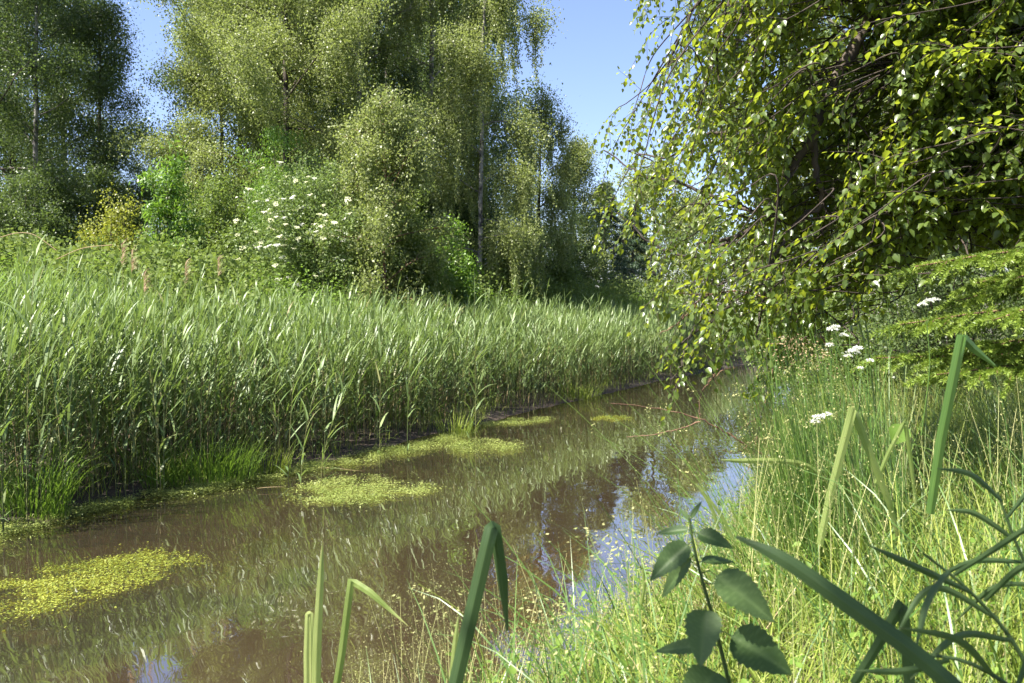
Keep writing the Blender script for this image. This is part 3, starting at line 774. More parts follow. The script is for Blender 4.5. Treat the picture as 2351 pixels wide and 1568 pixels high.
def mat_points(poly, n, rs):
    P = np.array([W(x, y, CAMZ * FPX / (y - 720.))[:2] for x, y in poly])
    lo, hi = P.min(0), P.max(0); out = []
    while len(out) < n:
        q = rs.uniform(lo, hi, (n, 2)); ins = np.zeros(n, bool); j = len(P) - 1
        for i in range(len(P)):
            c = ((P[i, 1] > q[:, 1]) != (P[j, 1] > q[:, 1])) & (q[:, 0] < (P[j, 0] - P[i, 0]) * (q[:, 1] - P[i, 1]) / (P[j, 1] - P[i, 1] + 1e-9) + P[i, 0])
            ins ^= c; j = i
        out += list(q[ins])
    q = np.array(out[:n])
    return q + rs.normal(0, 1, q.shape) * np.where(rs.uniform(0, 1, (len(q), 1)) < .12, .16, .05)
def weed_mat(name, poly, n, z, mat, lab, L_=.035, rise=.02, seed=0, cat='water plant'):
    rs = np.random.RandomState(seed)
    n = int(n * 1.9); q = mat_points(poly, n, rs)
    dens = smooth_noise(q[:, 0], q[:, 1], 4.5, seed + 1) + .8 * smooth_noise(q[:, 0], q[:, 1], 11, seed + 2)
    q = q[dens + rs.normal(0, .38, n) > -.12]; n = len(q)
    pos = np.stack([q[:, 0], q[:, 1], z + rs.uniform(-rise, rise, n)], -1)
    c = pos.mean(0); c[2] = z
    mb = MB(); ti = np.clip(.5 + .35 * smooth_noise(q[:, 0], q[:, 1], 4, seed + 3) + rs.normal(0, .25, n), 0, 1)
    leaves(mb, pos, sphere_rand(n, rs) * [1, 1, .22], sphere_rand(n, rs) * .45 + [0, 0, 1], L_ * .68 * rs.uniform(.4, 1.4, n), .42, ti, T_DIA)
    o = mb.build(name, M[mat], None, c)
    return tag(o, lab, cat)
weed_mat('weed_mat', [(690, 1120), (760, 1100), (840, 1092), (900, 1105), (1000, 1118), (1010, 1128), (930, 1145), (860, 1160), (700, 1158), (680, 1148)], 9000, .012, 'weed', 'large oval floating mat of pale green weed with reeds growing through it', seed=101)
weed_mat('weed_mat', [(1025, 1030), (1060, 1018), (1120, 1014), (1190, 1022), (1200, 1032), (1140, 1044), (1060, 1043)], 5200, .025, 'weed', 'round raised mat of floating weed farther up the stream', seed=102, rise=.04)
weed_mat('weed_mat', [(1100, 972), (1180, 962), (1265, 960), (1265, 968), (1190, 975), (1120, 980)], 3600, .012, 'weed', 'thin floating weed strip touching the far mud bank', seed=103)
weed_mat('weed_mat', [(1345, 962), (1390, 955), (1440, 957), (1450, 963), (1390, 970)], 1500, .004, 'subweed', 'faint narrow weed patch in midstream beyond the other mats', seed=104)
weed_mat('submerged_weed', [(-260, 1340), (0, 1335), (120, 1305), (330, 1268), (460, 1282), (470, 1300), (330, 1345), (200, 1385), (0, 1450), (-260, 1500)], 80000, -.028, 'subweed', 'long yellow bed of submerged weed entering the picture from its edge', L_=.030, rise=.035, seed=105)
weed_mat('submerged_weed', [(560, 1250), (610, 1225), (660, 1218), (665, 1240), (620, 1262), (565, 1265)], 2200, -.05, 'subweed', 'small dim patch of weed under the surface', L_=.045, rise=.03, seed=106)
weed_mat('submerged_weed', [(420, 1290), (520, 1275), (600, 1262), (560, 1310), (430, 1335)], 1500, -.09, 'subweed', 'faint deep tail of weed behind the long yellow bed', L_=.045, rise=.03, seed=107)
o = weed_mat('cress', [(-200, 1290), (0, 1205), (150, 1165), (300, 1135), (450, 1105), (620, 1085), (740, 1062), (770, 1072), (620, 1108), (420, 1145), (300, 1164), (150, 1196), (0, 1246), (-150, 1320)], 42000, .030, 'weed', 'x', L_=.03, rise=.03, seed=108)
tag(o, 'mat of small cress and duckweed hugging the foot of the bank', 'water plant', kind='stuff')
o = weed_mat('cress', [(770, 1060), (860, 1035), (960, 1022), (1000, 1012), (1060, 990), (1080, 1000), (1000, 1030), (900, 1052), (800, 1072)], 12000, .028, 'weed', 'x', L_=.03, rise=.03, seed=109)
tag(o, 'thin edging of cress along the shaded foot of the reeds', 'water plant', kind='stuff')
# fallen reed leaves lying on the water
for k, (px, py, az, L_, lab) in enumerate(((770, 1075, .1, .45, 'fallen reed leaf floating behind the oval weed mat'), (730, 1082, -.25, .6, 'pale dead reed leaf floating where the bowed reeds stand'), (880, 1143, .05, .35, 'dry straw lying on the oval weed mat'), (590, 1130, .15, .3, 'short green leaf floating at the tip of the cress'))):
    p = W(px, py, CAMZ * FPX / (py - 720.)); p[2] = 0
    a = MB(); blades(a, np.zeros((1, 3)), np.array([az]), 1.52, .06, L_, .022, 5, .7, rs, .05)
    a.V[0][:, 2] = .03 + .01 * np.sin(a.V[0][:, 0] * 9)
    tag(a.build('floating_leaf', M['straw' if k % 2 else 'grass'], None, (0, 0, 0)), lab, 'leaf').location = p
# rust coloured ribbon weed streaming under the surface
mb = MB(); n = 330
q = mat_points([(1060, 1500), (1090, 1380), (1150, 1290), (1250, 1235), (1380, 1225), (1420, 1260), (1330, 1330), (1230, 1420), (1180, 1560)], n, rs)
cl = rs.randint(0, 40, n)
B = np.stack([q[:, 0], q[:, 1], np.full(n, -.045) - rs.uniform(0, .05, n)], -1)
th = np.full(n, 1.53)
blades(mb, B, np.pi * .5 - .75 + .25 * smooth_noise(q[:, 0], q[:, 1], 2.5, 8) + rs.normal(0, .12, n), th, .06, rs.uniform(.25, .6, n), .008, 6, rs.uniform(0, 1, n), rs, .3)
tag(mb.build('ribbon_weed', M['ribbon']), 'rust coloured ribbon weed streaming under the near water', 'water plant', kind='stuff')

# ------------------------------------------------------------------ near bank grass
rs = np.random.RandomState(55)
def right_pts(n, r0, r1, y0, y1, pw=1., rp=1.):
    y = y0 + (y1 - y0) * rs.uniform(0, 1, n) ** pw
    r = r0 + (r1 - r0) * rs.uniform(0, 1, n) ** rp
    x = np.interp(y, RB[:, 0], RB[:, 1]) + r / .9
    ok = (x / np.maximum(y, .3) < .70 + .25 / np.maximum(y, .3)) & (np.hypot(x, y) > .75)
    x, y = x[ok], y[ok]
    return np.stack([x, y, ground(x, y) - .01], -1)
mb = MB()
B = right_pts(52000, .05, 6.5, 1.1, 15, 1.25, 1.1); n = len(B)
patch = smooth_noise(B[:, 0], B[:, 1], 2.2, 91)
dist = np.hypot(B[:, 0], B[:, 1])
edge = np.clip(.35 + .75 * right_dist(B[:, 0], B[:, 1]), .35, 1.25)
Lg = rs.uniform(.22, .55, n) * (1 + .25 * patch) * np.clip(dist / 2.6, .6, 1) * edge * (1 + .45 * np.clip((B[:, 0] - 1.2) / 2, 0, 1)) * (1 + .5 * np.clip(smooth_noise(B[:, 0], B[:, 1], 4.5, 92), -.6, 1))
blades(mb, B, rs.normal(1.4, 1.7, n), rs.uniform(.05, .6, n), rs.uniform(.2, 1.5, n), Lg, rs.uniform(.003, .007, n), 5, np.clip(rs.uniform(0, .8, n) + .2 * patch, 0, 1), rs, .8)
B = right_pts(5000, .05, 5, 1.3, 9, 1.2, 1.1); n = len(B)
blades(mb, B, rs.uniform(0, 6.28, n), rs.uniform(.1, .7, n), rs.uniform(.3, 1.5, n), rs.uniform(.3, .6, n) * np.clip(np.hypot(B[:, 0], B[:, 1]) / 2.6, .6, 1) * np.clip(.4 + .7 * right_dist(B[:, 0], B[:, 1]), .4, 1.25), rs.uniform(.008, .013, n), 6, rs.uniform(0, .7, n), rs, .8)
gr = tag(mb.build('grass', M['grass']), 'lush yellow green meadow grass covering the near bank', 'grass', kind='stuff')
mb = MB()
B = right_pts(7000, .3, 6, 1.9, 13, 1.2, 1.0); n = len(B)
blades(mb, B, rs.normal(2.2, 1.2, n), rs.uniform(.05, .45, n), rs.uniform(.2, 1.6, n), rs.uniform(.55, 1.05, n) * np.clip(.4 + .5 * right_dist(B[:, 0], B[:, 1]), .5, 1), rs.uniform(.006, .011, n), 7, rs.uniform(0, .6, n), rs, .9)
o = tag(mb.build('tall_grass', M['rush'], gr)); o["kind"] = 'stuff'
mb = MB()
B = right_pts(2600, .0, 6, 1.3, 13, 1.2, 1.1); n = len(B); B[:, 2] += rs.uniform(0, .16, n)
blades(mb, B, rs.uniform(0, 6.28, n), rs.uniform(.5, 1.5, n), rs.normal(.1, .3, n), rs.uniform(.2, .55, n), rs.uniform(.002, .005, n), 4, rs.uniform(0, 1, n), rs, .8)
o = tag(mb.build('old_straw', M['straw'], gr)); o["kind"] = 'stuff'
# fine seed heads
def panicles(B, H, rs, nsp=26, hl=.16, spread=.05, size=.0075, leanaz=None, mbl=None, mbs=None):
    n = len(B)
    az = rs.uniform(0, 6.28, n) if leanaz is None else leanaz
    P = blades(mbs, B, az, rs.uniform(.02, .25, n), rs.uniform(.1, .5, n), H, .0022, 5, rs.uniform(.2, .9, n), rs, 0, 1.5, .15)
    t = rs.uniform(0, 1, (n, nsp)); ii = 5 - t * 2.2
    i0 = np.clip(ii.astype(int), 0, 4); f = (ii - i0)[..., None]
    ar = np.arange(n)[:, None]
    pos = P[ar, i0] * (1 - f) + P[ar, np.minimum(i0 + 1, 5)] * f
    rad = spread * (.15 + t)[..., None]
    pos = pos + rs.normal(0, 1, (n, nsp, 3)) * rad * [1, 1, .45]
    m = n * nsp
    leaves(mbl, pos.reshape(-1, 3), sphere_rand(m, rs) + [0, 0, -.3], sphere_rand(m, rs), size * rs.uniform(.6, 1.3, m), .42, rs.uniform(0, 1, m), T_DIA)
mb = MB()
B = right_pts(5200, -.02, 5.5, 1.25, 13, 1.2, 1.2); n = len(B)
panicles(B, rs.uniform(.40, .85, n) * np.clip(np.hypot(B[:, 0], B[:, 1]) / 2.6, .55, 1) * np.clip(.42 + .7 * right_dist(B[:, 0], B[:, 1]), .4, 1.2), rs, mbl=mb, mbs=mb)
B = right_pts(130, -.05, .6, 1.5, 3.6, 1, 1); n = len(B)
panicles(B, rs.uniform(.55, .85, n) * np.clip(np.hypot(B[:, 0], B[:, 1]) / 3., .6, 1), rs, nsp=70, spread=.095, size=.0058, leanaz=rs.normal(2.6, .7, n), mbl=mb, mbs=mb)
o = tag(mb.build('seed_heads', M['seed'], gr)); o["kind"] = 'stuff'
# little leafy herbs among the grass
mb = MB()
B = right_pts(2400, .1, 5.5, 1.3, 12, 1.2, 1.1); n = len(B)
C = np.repeat(B, 9, 0); m = len(C)
C = C + rs.normal(0, .05, (m, 3)) * [1, 1, 0]; C[:, 2] += rs.uniform(.08, .42, m)
leaves(mb, C, sphere_rand(m, rs) * [1, 1, .5], sphere_rand(m, rs) * .5 + [0, 0, 1], rs.uniform(.02, .05, m), .55, rs.uniform(0, 1, m), T_OVA)
o = tag(mb.build('small_herbs', M['herb'], gr)); o["kind"] = 'stuff'

# ------------------------------------------------------------------ rushes
def rush(name, label, p, n, R, H, az, lean, seed, tint=.5, mat='rush', w_=.0055, spread=.5, flowers=True):
    rs = np.random.RandomState(seed)
    a = MB(); r = R * np.sqrt(rs.uniform(0, 1, n)); an = rs.uniform(0, 6.28, n)
    bb = np.stack([r * np.cos(an), r * np.sin(an), 0 * r], -1)
    P = blades(a, bb, az + rs.normal(0, spread, n), np.abs(rs.normal(lean * .6, .12, n)), rs.uniform(.1, .5, n) * (.4 + lean), H * rs.uniform(.5, 1.05, n), w_, 7, np.clip(rs.normal(tint, .25, n), 0, 1), rs, .2, 1.3, .35)
    root = thing(name, label, 'rush', p)
    a.build('stems', M[mat], root)
    if flowers:
        b = MB(); k = n // 3; q = np.repeat(P[:k, 5] * .5 + P[:k, 6] * .5, 12, 0) + rs.normal(0, .012, (k * 12, 3))
        leaves(b, q, sphere_rand(k * 12, rs), sphere_rand(k * 12, rs), .011, .5, rs.uniform(0, 1, k * 12), T_DIA)
        b.build('flower_sprays', M['seed'], root)
    return root
rush('rush_clump', 'dense clump of upright green rushes between the open water and the white flowers', G(1945, 3.7), 560, .28, 1.30, 2.45, .28, 201, spread=.7)
rush('rush_clump', 'loose rush clump whose long thin stems arch far over the water', G(1850, 3.5), 46, .18, 1.45, 2.7, .85, 202, spread=.30, tint=.8)
rush('rush_clump', 'rush clump with old reddish stems low behind the nettle', G(1800, 3.0), 80, .2, .8, 2.5, .8, 203, spread=.5)
rush('rush_clump', 'tuft of pale bluish stems standing straight before the young spruce', G(2080, 3.9), 24, .12, 1.15, 1.6, .05, 204, tint=.95, mat='reed', spread=1.5, flowers=False)
rush('rush_clump', 'dark rush tuft hanging over the edge near the drooping red twig', G(1850, 7.4), 90, .2, .9, 2.8, .5, 205, spread=.7)
a = MB(); n = 60; p = G(1830, 3.1)
blades(a, rs.normal(0, .10, (n, 3)) * [1, 1, 0], rs.normal(2.7, .35, n), rs.uniform(.5, 1., n), rs.uniform(.2, .6, n), rs.uniform(.4, .8, n), .004, 6, rs.uniform(0, 1, n), rs)
tag(a.build('dead_rush', M['redstem'], None, (0, 0, 0)), 'sheaf of dead rust coloured rush stems lying toward the water behind the nettle', 'rush').location = p

# ------------------------------------------------------------------ iris blades (each set of pixels is a path of the blade in its own plane)
def iris_blade(mb, path, d, w, rs, dd=0., tint=.6, face=0.):
    """path: photo points from base to tip at distance d (d+dd at the tip), w in metres along it"""
    m = len(path); D = np.linspace(d, d + dd, m)
    P = smooth_path([W(x, y, q) for (x, y), q in zip(path, D)], 5 * m) if m > 2 and not isinstance(path, tuple) else np.array([W(x, y, q) for (x, y), q in zip(path, D)])
    if isinstance(path, tuple):   # kinked: straight runs with a sharp fold
        Q = []
        for i in range(m - 1):
            for t in np.linspace(0, 1, 6)[(0 if i == 0 else 1):]:
                Q.append(P[i] * (1 - t) + P[i + 1] * t)
        P = np.array(Q)
    n = len(P)
    T = nrm(np.gradient(P, axis=0))
    S_ = np.cross(T, np.array([face, -1., .15])); S_ = nrm(S_)
    N_ = np.cross(S_, T)
    ww = np.interp(np.linspace(0, 1, n), np.linspace(0, 1, len(w)), w)[:, None] * .5
    u = np.array([-1, -.8, -.62, -.4, -.2, -.05, .05, .2, .4, .62, .8, 1.]); K_ = len(u)
    V = P[:, None] + S_[:, None] * (ww[:, None] * u[None, :, None]) + N_[:, None] * (ww[:, None] * (.30 * (1 - np.abs(u)) ** 1.0)[None, :, None])
    i = (np.arange(n - 1) * K_)[:, None] + np.arange(K_ - 1)[None]
    F = np.stack([i, i + 1, i + K_ + 1, i + K_], -1).reshape(-1, 4)
    tv = np.clip(tint + np.tile([-.1, .15, -.2, .15, -.2, .3, -.35, .1, -.2, .2, -.2, .1], n) + np.repeat(rs.normal(0, .06, n), K_), 0, 1) + np.repeat(np.clip((np.linspace(0, 1, n) - .86) * 9, 0, 1.3) * rs.uniform(.3, 1), K_) + 1.6 * np.clip(smooth_noise(np.repeat(np.arange(n), K_) * .6, np.tile(u * 2, n), .9, int(rs.randint(1e6))) - .62, 0, .6)
    mb.add(V.reshape(-1, 3), [F], tv)
def iris(name, label, cat, blades_, mat='iris'):
    path0, d0 = blades_[0][0], blades_[0][1]
    b0 = W(*path0[0], d0); base = np.array([b0[0], b0[1], b0[2]])
    if len(blades_) == 1:
        a = MB(); iris_blade(a, *blades_[0][:3], rs, *blades_[0][3:]); return tag(a.build(name, M[mat], None, base), label, cat)
    root = thing(name, label, cat, base)
    for b in blades_:
        a = MB(); iris_blade(a, *b[:3], rs, *b[3:]); a.build('blade', M[mat], root, base)
    return root
iris('iris_plant', 'group of sword leaves rising at the picture bottom, one snapped over to a point', 'iris',
     [([(725, 1640), (728, 1480), (736, 1330), (741, 1238)], 2.05, [.022, .022, .016, .001], -.05, .75),
      (((705, 1640), (704, 1500), (707, 1410), (714, 1408), (715, 1640)), 2.08, [.015, .015, .014, .012, .010], .0, .9),
      (((762, 1640), (785, 1500), (806, 1332), (850, 1360), (938, 1438)), 2.02, [.018, .018, .017, .016, .001], -.08, .35)])
iris('iris_leaf', 'thick dark sword leaf folded sharply in the middle of the bottom edge', 'iris',
     [(((1030, 1640), (1075, 1440), (1128, 1212), (1136, 1210), (1154, 1330), (1165, 1448)), 1.55, [.026, .027, .026, .022, .020, .004], .05, .1)], 'shadeblade')  # shaded look comes from the darkened blade colour
iris('iris_leaf', 'thin pale sword leaf stump just before the thick folded one', 'iris', [([(1035, 1600), (1045, 1480), (1052, 1415)], 1.7, [.014, .012, .002], 0, .6)])
iris('iris_leaf', 'light green sword leaf bent over in front of the rushes', 'iris', [(((1882, 1250), (1905, 1140), (1958, 938), (1985, 1010), (2040, 1150), (2062, 1230)), 2.7, [.022, .026, .030, .026, .022, .014], .15, .5)])
iris('iris_leaf', 'broad dark green sword leaf snapped near the top, tallest on the near bank', 'iris', [(((2135, 1180), (2160, 1010), (2208, 772), (2235, 800), (2285, 840)), 2.1, [.022, .026, .026, .022, .006], .05, .15)], 'rush')
iris('iris_leaf', 'slim sword leaf folded beside the heart-shaped leaf', 'iris', [(((2010, 1110), (2040, 1040), (2078, 965), (2090, 1050), (2104, 1170)), 3.0, [.014, .016, .016, .016, .010], .05, .35)])
iris('iris_leaf', 'flat sword leaf lying out over the water edge below the red twig', 'iris', [([(1900, 1105), (1850, 1068), (1780, 1058), (1700, 1058), (1655, 1056)], 3.6, [.014, .022, .024, .02, .003], -.1, .55)])
iris('iris_leaf', 'thick blurred dark leaf slanting down across the near grass', 'iris', [([(2260, 1640), (2100, 1500), (1950, 1390), (1800, 1285), (1690, 1232)], .95, [.020, .021, .021, .018, .004], .10, .1)], 'shadeblade')
iris('iris_leaf', 'dark sword leaf folded into a narrow arch at the lower grass', 'iris', [(((1960, 1570), (2010, 1490), (2070, 1385), (2078, 1440), (2090, 1590)), 1.3, [.014, .016, .018, .018, .018], .0, .1)], 'shadeblade')
for k, (p0, p1, lab) in enumerate((((1690, 1250), (1600, 1110), 'slim upright leaf at the water edge behind the nettle top'), ((1470, 1400), (1472, 1285), 'short narrow leaf standing in the water before the seed heads'), ((1650, 1215), (1597, 1110), 'narrow green leaf crossing the slim upright one'))):
    iris('iris_leaf', lab, 'iris', [([p0, ((p0[0] + p1[0]) / 2 + 8, (p0[1] + p1[1]) / 2), p1], 2.8, [.010, .012, .002], 0, .4)])

# dark arching reeds close to the camera at the lower corner
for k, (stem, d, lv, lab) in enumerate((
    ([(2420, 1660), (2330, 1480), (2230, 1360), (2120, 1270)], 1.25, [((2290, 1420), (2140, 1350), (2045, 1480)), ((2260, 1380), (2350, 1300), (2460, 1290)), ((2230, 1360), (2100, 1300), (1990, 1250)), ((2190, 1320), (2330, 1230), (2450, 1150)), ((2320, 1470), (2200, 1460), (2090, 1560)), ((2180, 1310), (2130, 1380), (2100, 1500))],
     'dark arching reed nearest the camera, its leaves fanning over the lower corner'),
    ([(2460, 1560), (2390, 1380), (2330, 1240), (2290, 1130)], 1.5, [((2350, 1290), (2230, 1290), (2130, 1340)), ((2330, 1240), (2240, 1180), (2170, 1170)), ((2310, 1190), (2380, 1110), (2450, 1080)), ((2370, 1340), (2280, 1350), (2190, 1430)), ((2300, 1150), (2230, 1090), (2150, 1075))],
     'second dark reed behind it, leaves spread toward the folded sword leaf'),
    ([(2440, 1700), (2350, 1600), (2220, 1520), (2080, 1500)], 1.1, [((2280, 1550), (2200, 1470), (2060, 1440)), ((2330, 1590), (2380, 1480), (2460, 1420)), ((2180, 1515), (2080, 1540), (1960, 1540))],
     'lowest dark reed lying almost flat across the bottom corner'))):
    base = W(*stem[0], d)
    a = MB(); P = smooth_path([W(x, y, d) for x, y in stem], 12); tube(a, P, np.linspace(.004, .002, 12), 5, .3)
    r = a.build('dark_reed', M['shadeblade'], None, base); tag(r, lab, 'reed')
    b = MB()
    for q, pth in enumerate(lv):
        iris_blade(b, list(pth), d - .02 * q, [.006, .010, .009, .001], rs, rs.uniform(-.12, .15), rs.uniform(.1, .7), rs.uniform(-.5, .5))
    b.build('foliage', M['shadeblade'], r, base)

# ------------------------------------------------------------------ nettle in front
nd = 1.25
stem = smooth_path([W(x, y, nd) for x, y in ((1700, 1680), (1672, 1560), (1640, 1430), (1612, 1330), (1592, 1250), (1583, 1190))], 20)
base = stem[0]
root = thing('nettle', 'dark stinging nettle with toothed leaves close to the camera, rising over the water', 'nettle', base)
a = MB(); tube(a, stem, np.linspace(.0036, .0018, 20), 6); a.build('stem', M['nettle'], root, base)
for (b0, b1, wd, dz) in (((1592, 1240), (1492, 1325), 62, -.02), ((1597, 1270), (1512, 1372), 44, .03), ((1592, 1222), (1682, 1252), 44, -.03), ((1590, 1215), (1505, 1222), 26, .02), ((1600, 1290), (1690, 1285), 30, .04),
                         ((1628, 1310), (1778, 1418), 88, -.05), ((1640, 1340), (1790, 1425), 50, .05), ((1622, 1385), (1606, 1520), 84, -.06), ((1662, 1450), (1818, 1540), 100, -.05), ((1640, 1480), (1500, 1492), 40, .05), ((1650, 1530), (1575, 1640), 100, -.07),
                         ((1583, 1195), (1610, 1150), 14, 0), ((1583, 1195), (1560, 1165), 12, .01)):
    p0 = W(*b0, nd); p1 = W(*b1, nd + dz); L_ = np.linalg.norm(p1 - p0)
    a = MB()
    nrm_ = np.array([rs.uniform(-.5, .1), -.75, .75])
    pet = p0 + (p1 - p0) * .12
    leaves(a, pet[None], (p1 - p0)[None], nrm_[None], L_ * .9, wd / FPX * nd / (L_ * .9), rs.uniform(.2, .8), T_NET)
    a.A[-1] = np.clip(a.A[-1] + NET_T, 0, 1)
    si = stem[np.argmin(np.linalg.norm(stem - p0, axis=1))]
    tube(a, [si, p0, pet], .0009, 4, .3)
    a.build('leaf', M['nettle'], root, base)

# ------------------------------------------------------------------ white valerian flowers
for k, (foot, d, heads, lab) in enumerate((((1990, 1000), 3.5, [(1912, 757, 1.1), (1936, 770, .9), (1918, 750, .8)], 'white flower head leaning out highest over the rushes'),
                                           ((1985, 1000), 3.4, [(1905, 792, .8)], 'single small white flower ball under the highest head'),
                                           ((2020, 1020), 3.3, [(1958, 808, 1.1), (1970, 800, .9), (1948, 818, .8)], 'white flower head of three balls just above the grass'),
                                           ((2030, 1020), 3.4, [(1998, 828, .7), (1975, 845, .6)], 'two small white flower balls beside the three-ball head'),
                                           ((2115, 1000), 3.5, [(2118, 700, .9), (2132, 692, 1.0), (2148, 688, .8)], 'white flower cluster high in front of the young spruce'),
                                           ((1930, 1060), 3.1, [(1880, 958, 1.), (1900, 952, .8), (1872, 968, .8)], 'pale pinkish flower head low among the rush stems'))):
    f0 = W(*foot, d); root = thing('valerian', lab, 'flower', f0)
    top = W(heads[0][0] + 10, heads[0][1] + 45, d)
    a = MB(); tube(a, smooth_path([f0, f0 * .4 + top * .6 + [.02, 0, 0], top], 10), np.linspace(.003, .002, 10), 5)
    for (x, y, s) in heads:
        tube(a, [top, W(x, y + 8, d)], [.0016, .001], 4)
    a.build('stem', M['rush'], root, f0)
    for (x, y, s) in heads:
        c = W(x, y, d); b = MB(); n = 60
        dirs = sphere_rand(n, rs); dirs[:, 2] = np.abs(dirs[:, 2]) * .8 - .15
        leaves(b, c + dirs * np.array([.019, .016, .012]) * s * rs.uniform(.5, 1, (n, 1)), dirs + rs.normal(0, .3, (n, 3)), sphere_rand(n, rs), .010 * s, .6, rs.uniform(0, 1, n), T_DIA)
        b.build('flower_head', M['white'], root, f0)
# tan seed panicles and tall single grasses
for k, (foot, tip, d, sp, nsp, lab) in enumerate((((2105, 1000), (2122, 598), 4.6, .055, 260, 'tall tan grass panicle in front of the young spruce'), ((1905, 1010), (1815, 770), 3.4, .075, 320, 'broad blurred tan grass panicle over the narrow end of the stream'),
                                                  ((1760, 1600), (1380, 1215), 1.9, .10, 220, 'dark airy grass panicle hanging over the bright water'), ((1150, 1640), (960, 1340), 2.0, .06, 90, 'small pale grass panicle over the water before the folded leaf'), ((1480, 1640), (1290, 1400), 1.8, .1, 200, 'loose airy grass panicle low over the water'))):
    f0, t0 = W(*foot, d), W(*tip, d)
    a = MB(); P = smooth_path([f0, f0 * .45 + t0 * .55 + [.03 * (k > 0), 0, .05 * (k > 0)], t0], 12); tube(a, P, np.linspace(.0022, .0007, 12), 4)
    r = a.build('grass_stalk', M['grass'], None, f0); tag(r, lab, 'grass')
    b = MB(); t = rs.uniform(.52, 1, nsp); i = t * 10.99; i0 = i.astype(int); pos = P[i0] + (P[i0 + 1] - P[i0]) * (i - i0)[:, None]
    sgn = rs.normal(0, 1, (nsp, 3)) * [1, 1, .25] * sp * (1.15 - t)[:, None] * 2
    leaves(b, pos + sgn, sgn + [0, 0, -.02], sphere_rand(nsp, rs), rs.uniform(.008, .014, nsp), .4, rs.uniform(0, 1, nsp), T_DIA)
    b.build('seed_sprays', M['straw' if k == 1 else 'seed'], r, f0)
for k, (foot, tip, d, lab) in enumerate((((2010, 960), (1955, 560), 4.6, 'tall bluish reed shoot standing clear against the dark leaves'), ((2075, 900), (2062, 660), 5.0, 'thin straight pale stem before the young spruce'))):
    f0, t0 = W(*foot, d), W(*tip, d); a = MB()
    iris_blade(a, [foot, ((foot[0] + tip[0]) / 2 + 8, (foot[1] + tip[1]) / 2), tip], d, [.008, .010, .001], rs, 0, .9)
    if k == 0: iris_blade(a, [(1992, 815), (1972, 740), (1948, 655)], d - .03, [.006, .012, .001], rs, 0, .9)
    tag(a.build('reed_shoot', M['reed'], None, f0), lab, 'reed')
# bindweed-like heart leaf
p = W(2060, 985, 3.2); a = MB()
leaves(a, W(2072, 1010, 3.2)[None] + [0, 0, .06], np.array([[-.3, 0, -.8]]), np.array([[-.3, -1, .4]]), .085, 1.0, .9, T_OVA); tube(a, [W(2076, 1180, 3.2), W(2074, 1050, 3.2), W(2072, 1010, 3.2) + [0, 0, .06]], .0015, 4)
tag(a.build('heart_leaf', M['bright'], None, W(2076, 1180, 3.2)), 'single pale heart-shaped leaf catching the light between folded sword leaves', 'leaf')

# ------------------------------------------------------------------ red twigs over the water
def twig(name, label, paths, d, mat='redstem', r=.006, dd=0.):
    base = W(*paths[0][0], d); root = thing(name, label, 'twig', base)
    for k, pth in enumerate(paths):
        D = np.linspace(d, d + dd, len(pth)); a = MB(); P = smooth_path([W(x, y, q) for (x, y), q in zip(pth, D)], 22)
        tube(a, P + rs.normal(0, .003, P.shape), np.linspace(r if k == 0 else r * .7, r * .3, 22), 5)
        for q in range(8):      # buds and thorns
            i = rs.randint(2, 21); dv = sphere_rand(1, rs)[0]; tube(a, [P[i], P[i] + dv * .018], [.0022, .0004], 4)
        a.build('stem' if k == 0 else 'side_shoot', M[mat], root, base)
    return root
twig('bare_twig', 'bare reddish forked twig reaching out level over the water', [[(1762, 1050), (1705, 1018), (1655, 985), (1608, 962), (1520, 938), (1402, 926)], [(1612, 966), (1560, 985), (1500, 998), (1440, 1004)]], 4.6)
twig('bramble_cane', 'arching reddish bramble stem in front of the overhanging leaves', [[(1912, 812), (1860, 745), (1780, 692), (1690, 669), (1610, 685), (1558, 735)], [(1700, 668), (1600, 676), (1540, 668)], [(1610, 685), (1565, 735), (1510, 770)]], 4.4, r=.006)
twig('bare_twig', 'thin brown twig hanging down to the water under the leaf tips', [[(1660, 835), (1625, 880), (1605, 920), (1607, 962)], [(1625, 880), (1660, 850), (1690, 845)]], 4.7, r=.004)
twig('bare_twig', 'tangle of fine twigs hanging at the water edge beside the rushes', [[(1775, 840), (1765, 900), (1740, 985), (1725, 1060), (1690, 1120)], [(1765, 900), (1790, 1000), (1800, 1050)], [(1750, 950), (1700, 985), (1670, 1000)], [(1735, 1010), (1690, 1040), (1650, 1030)]], 4.2, r=.0035)

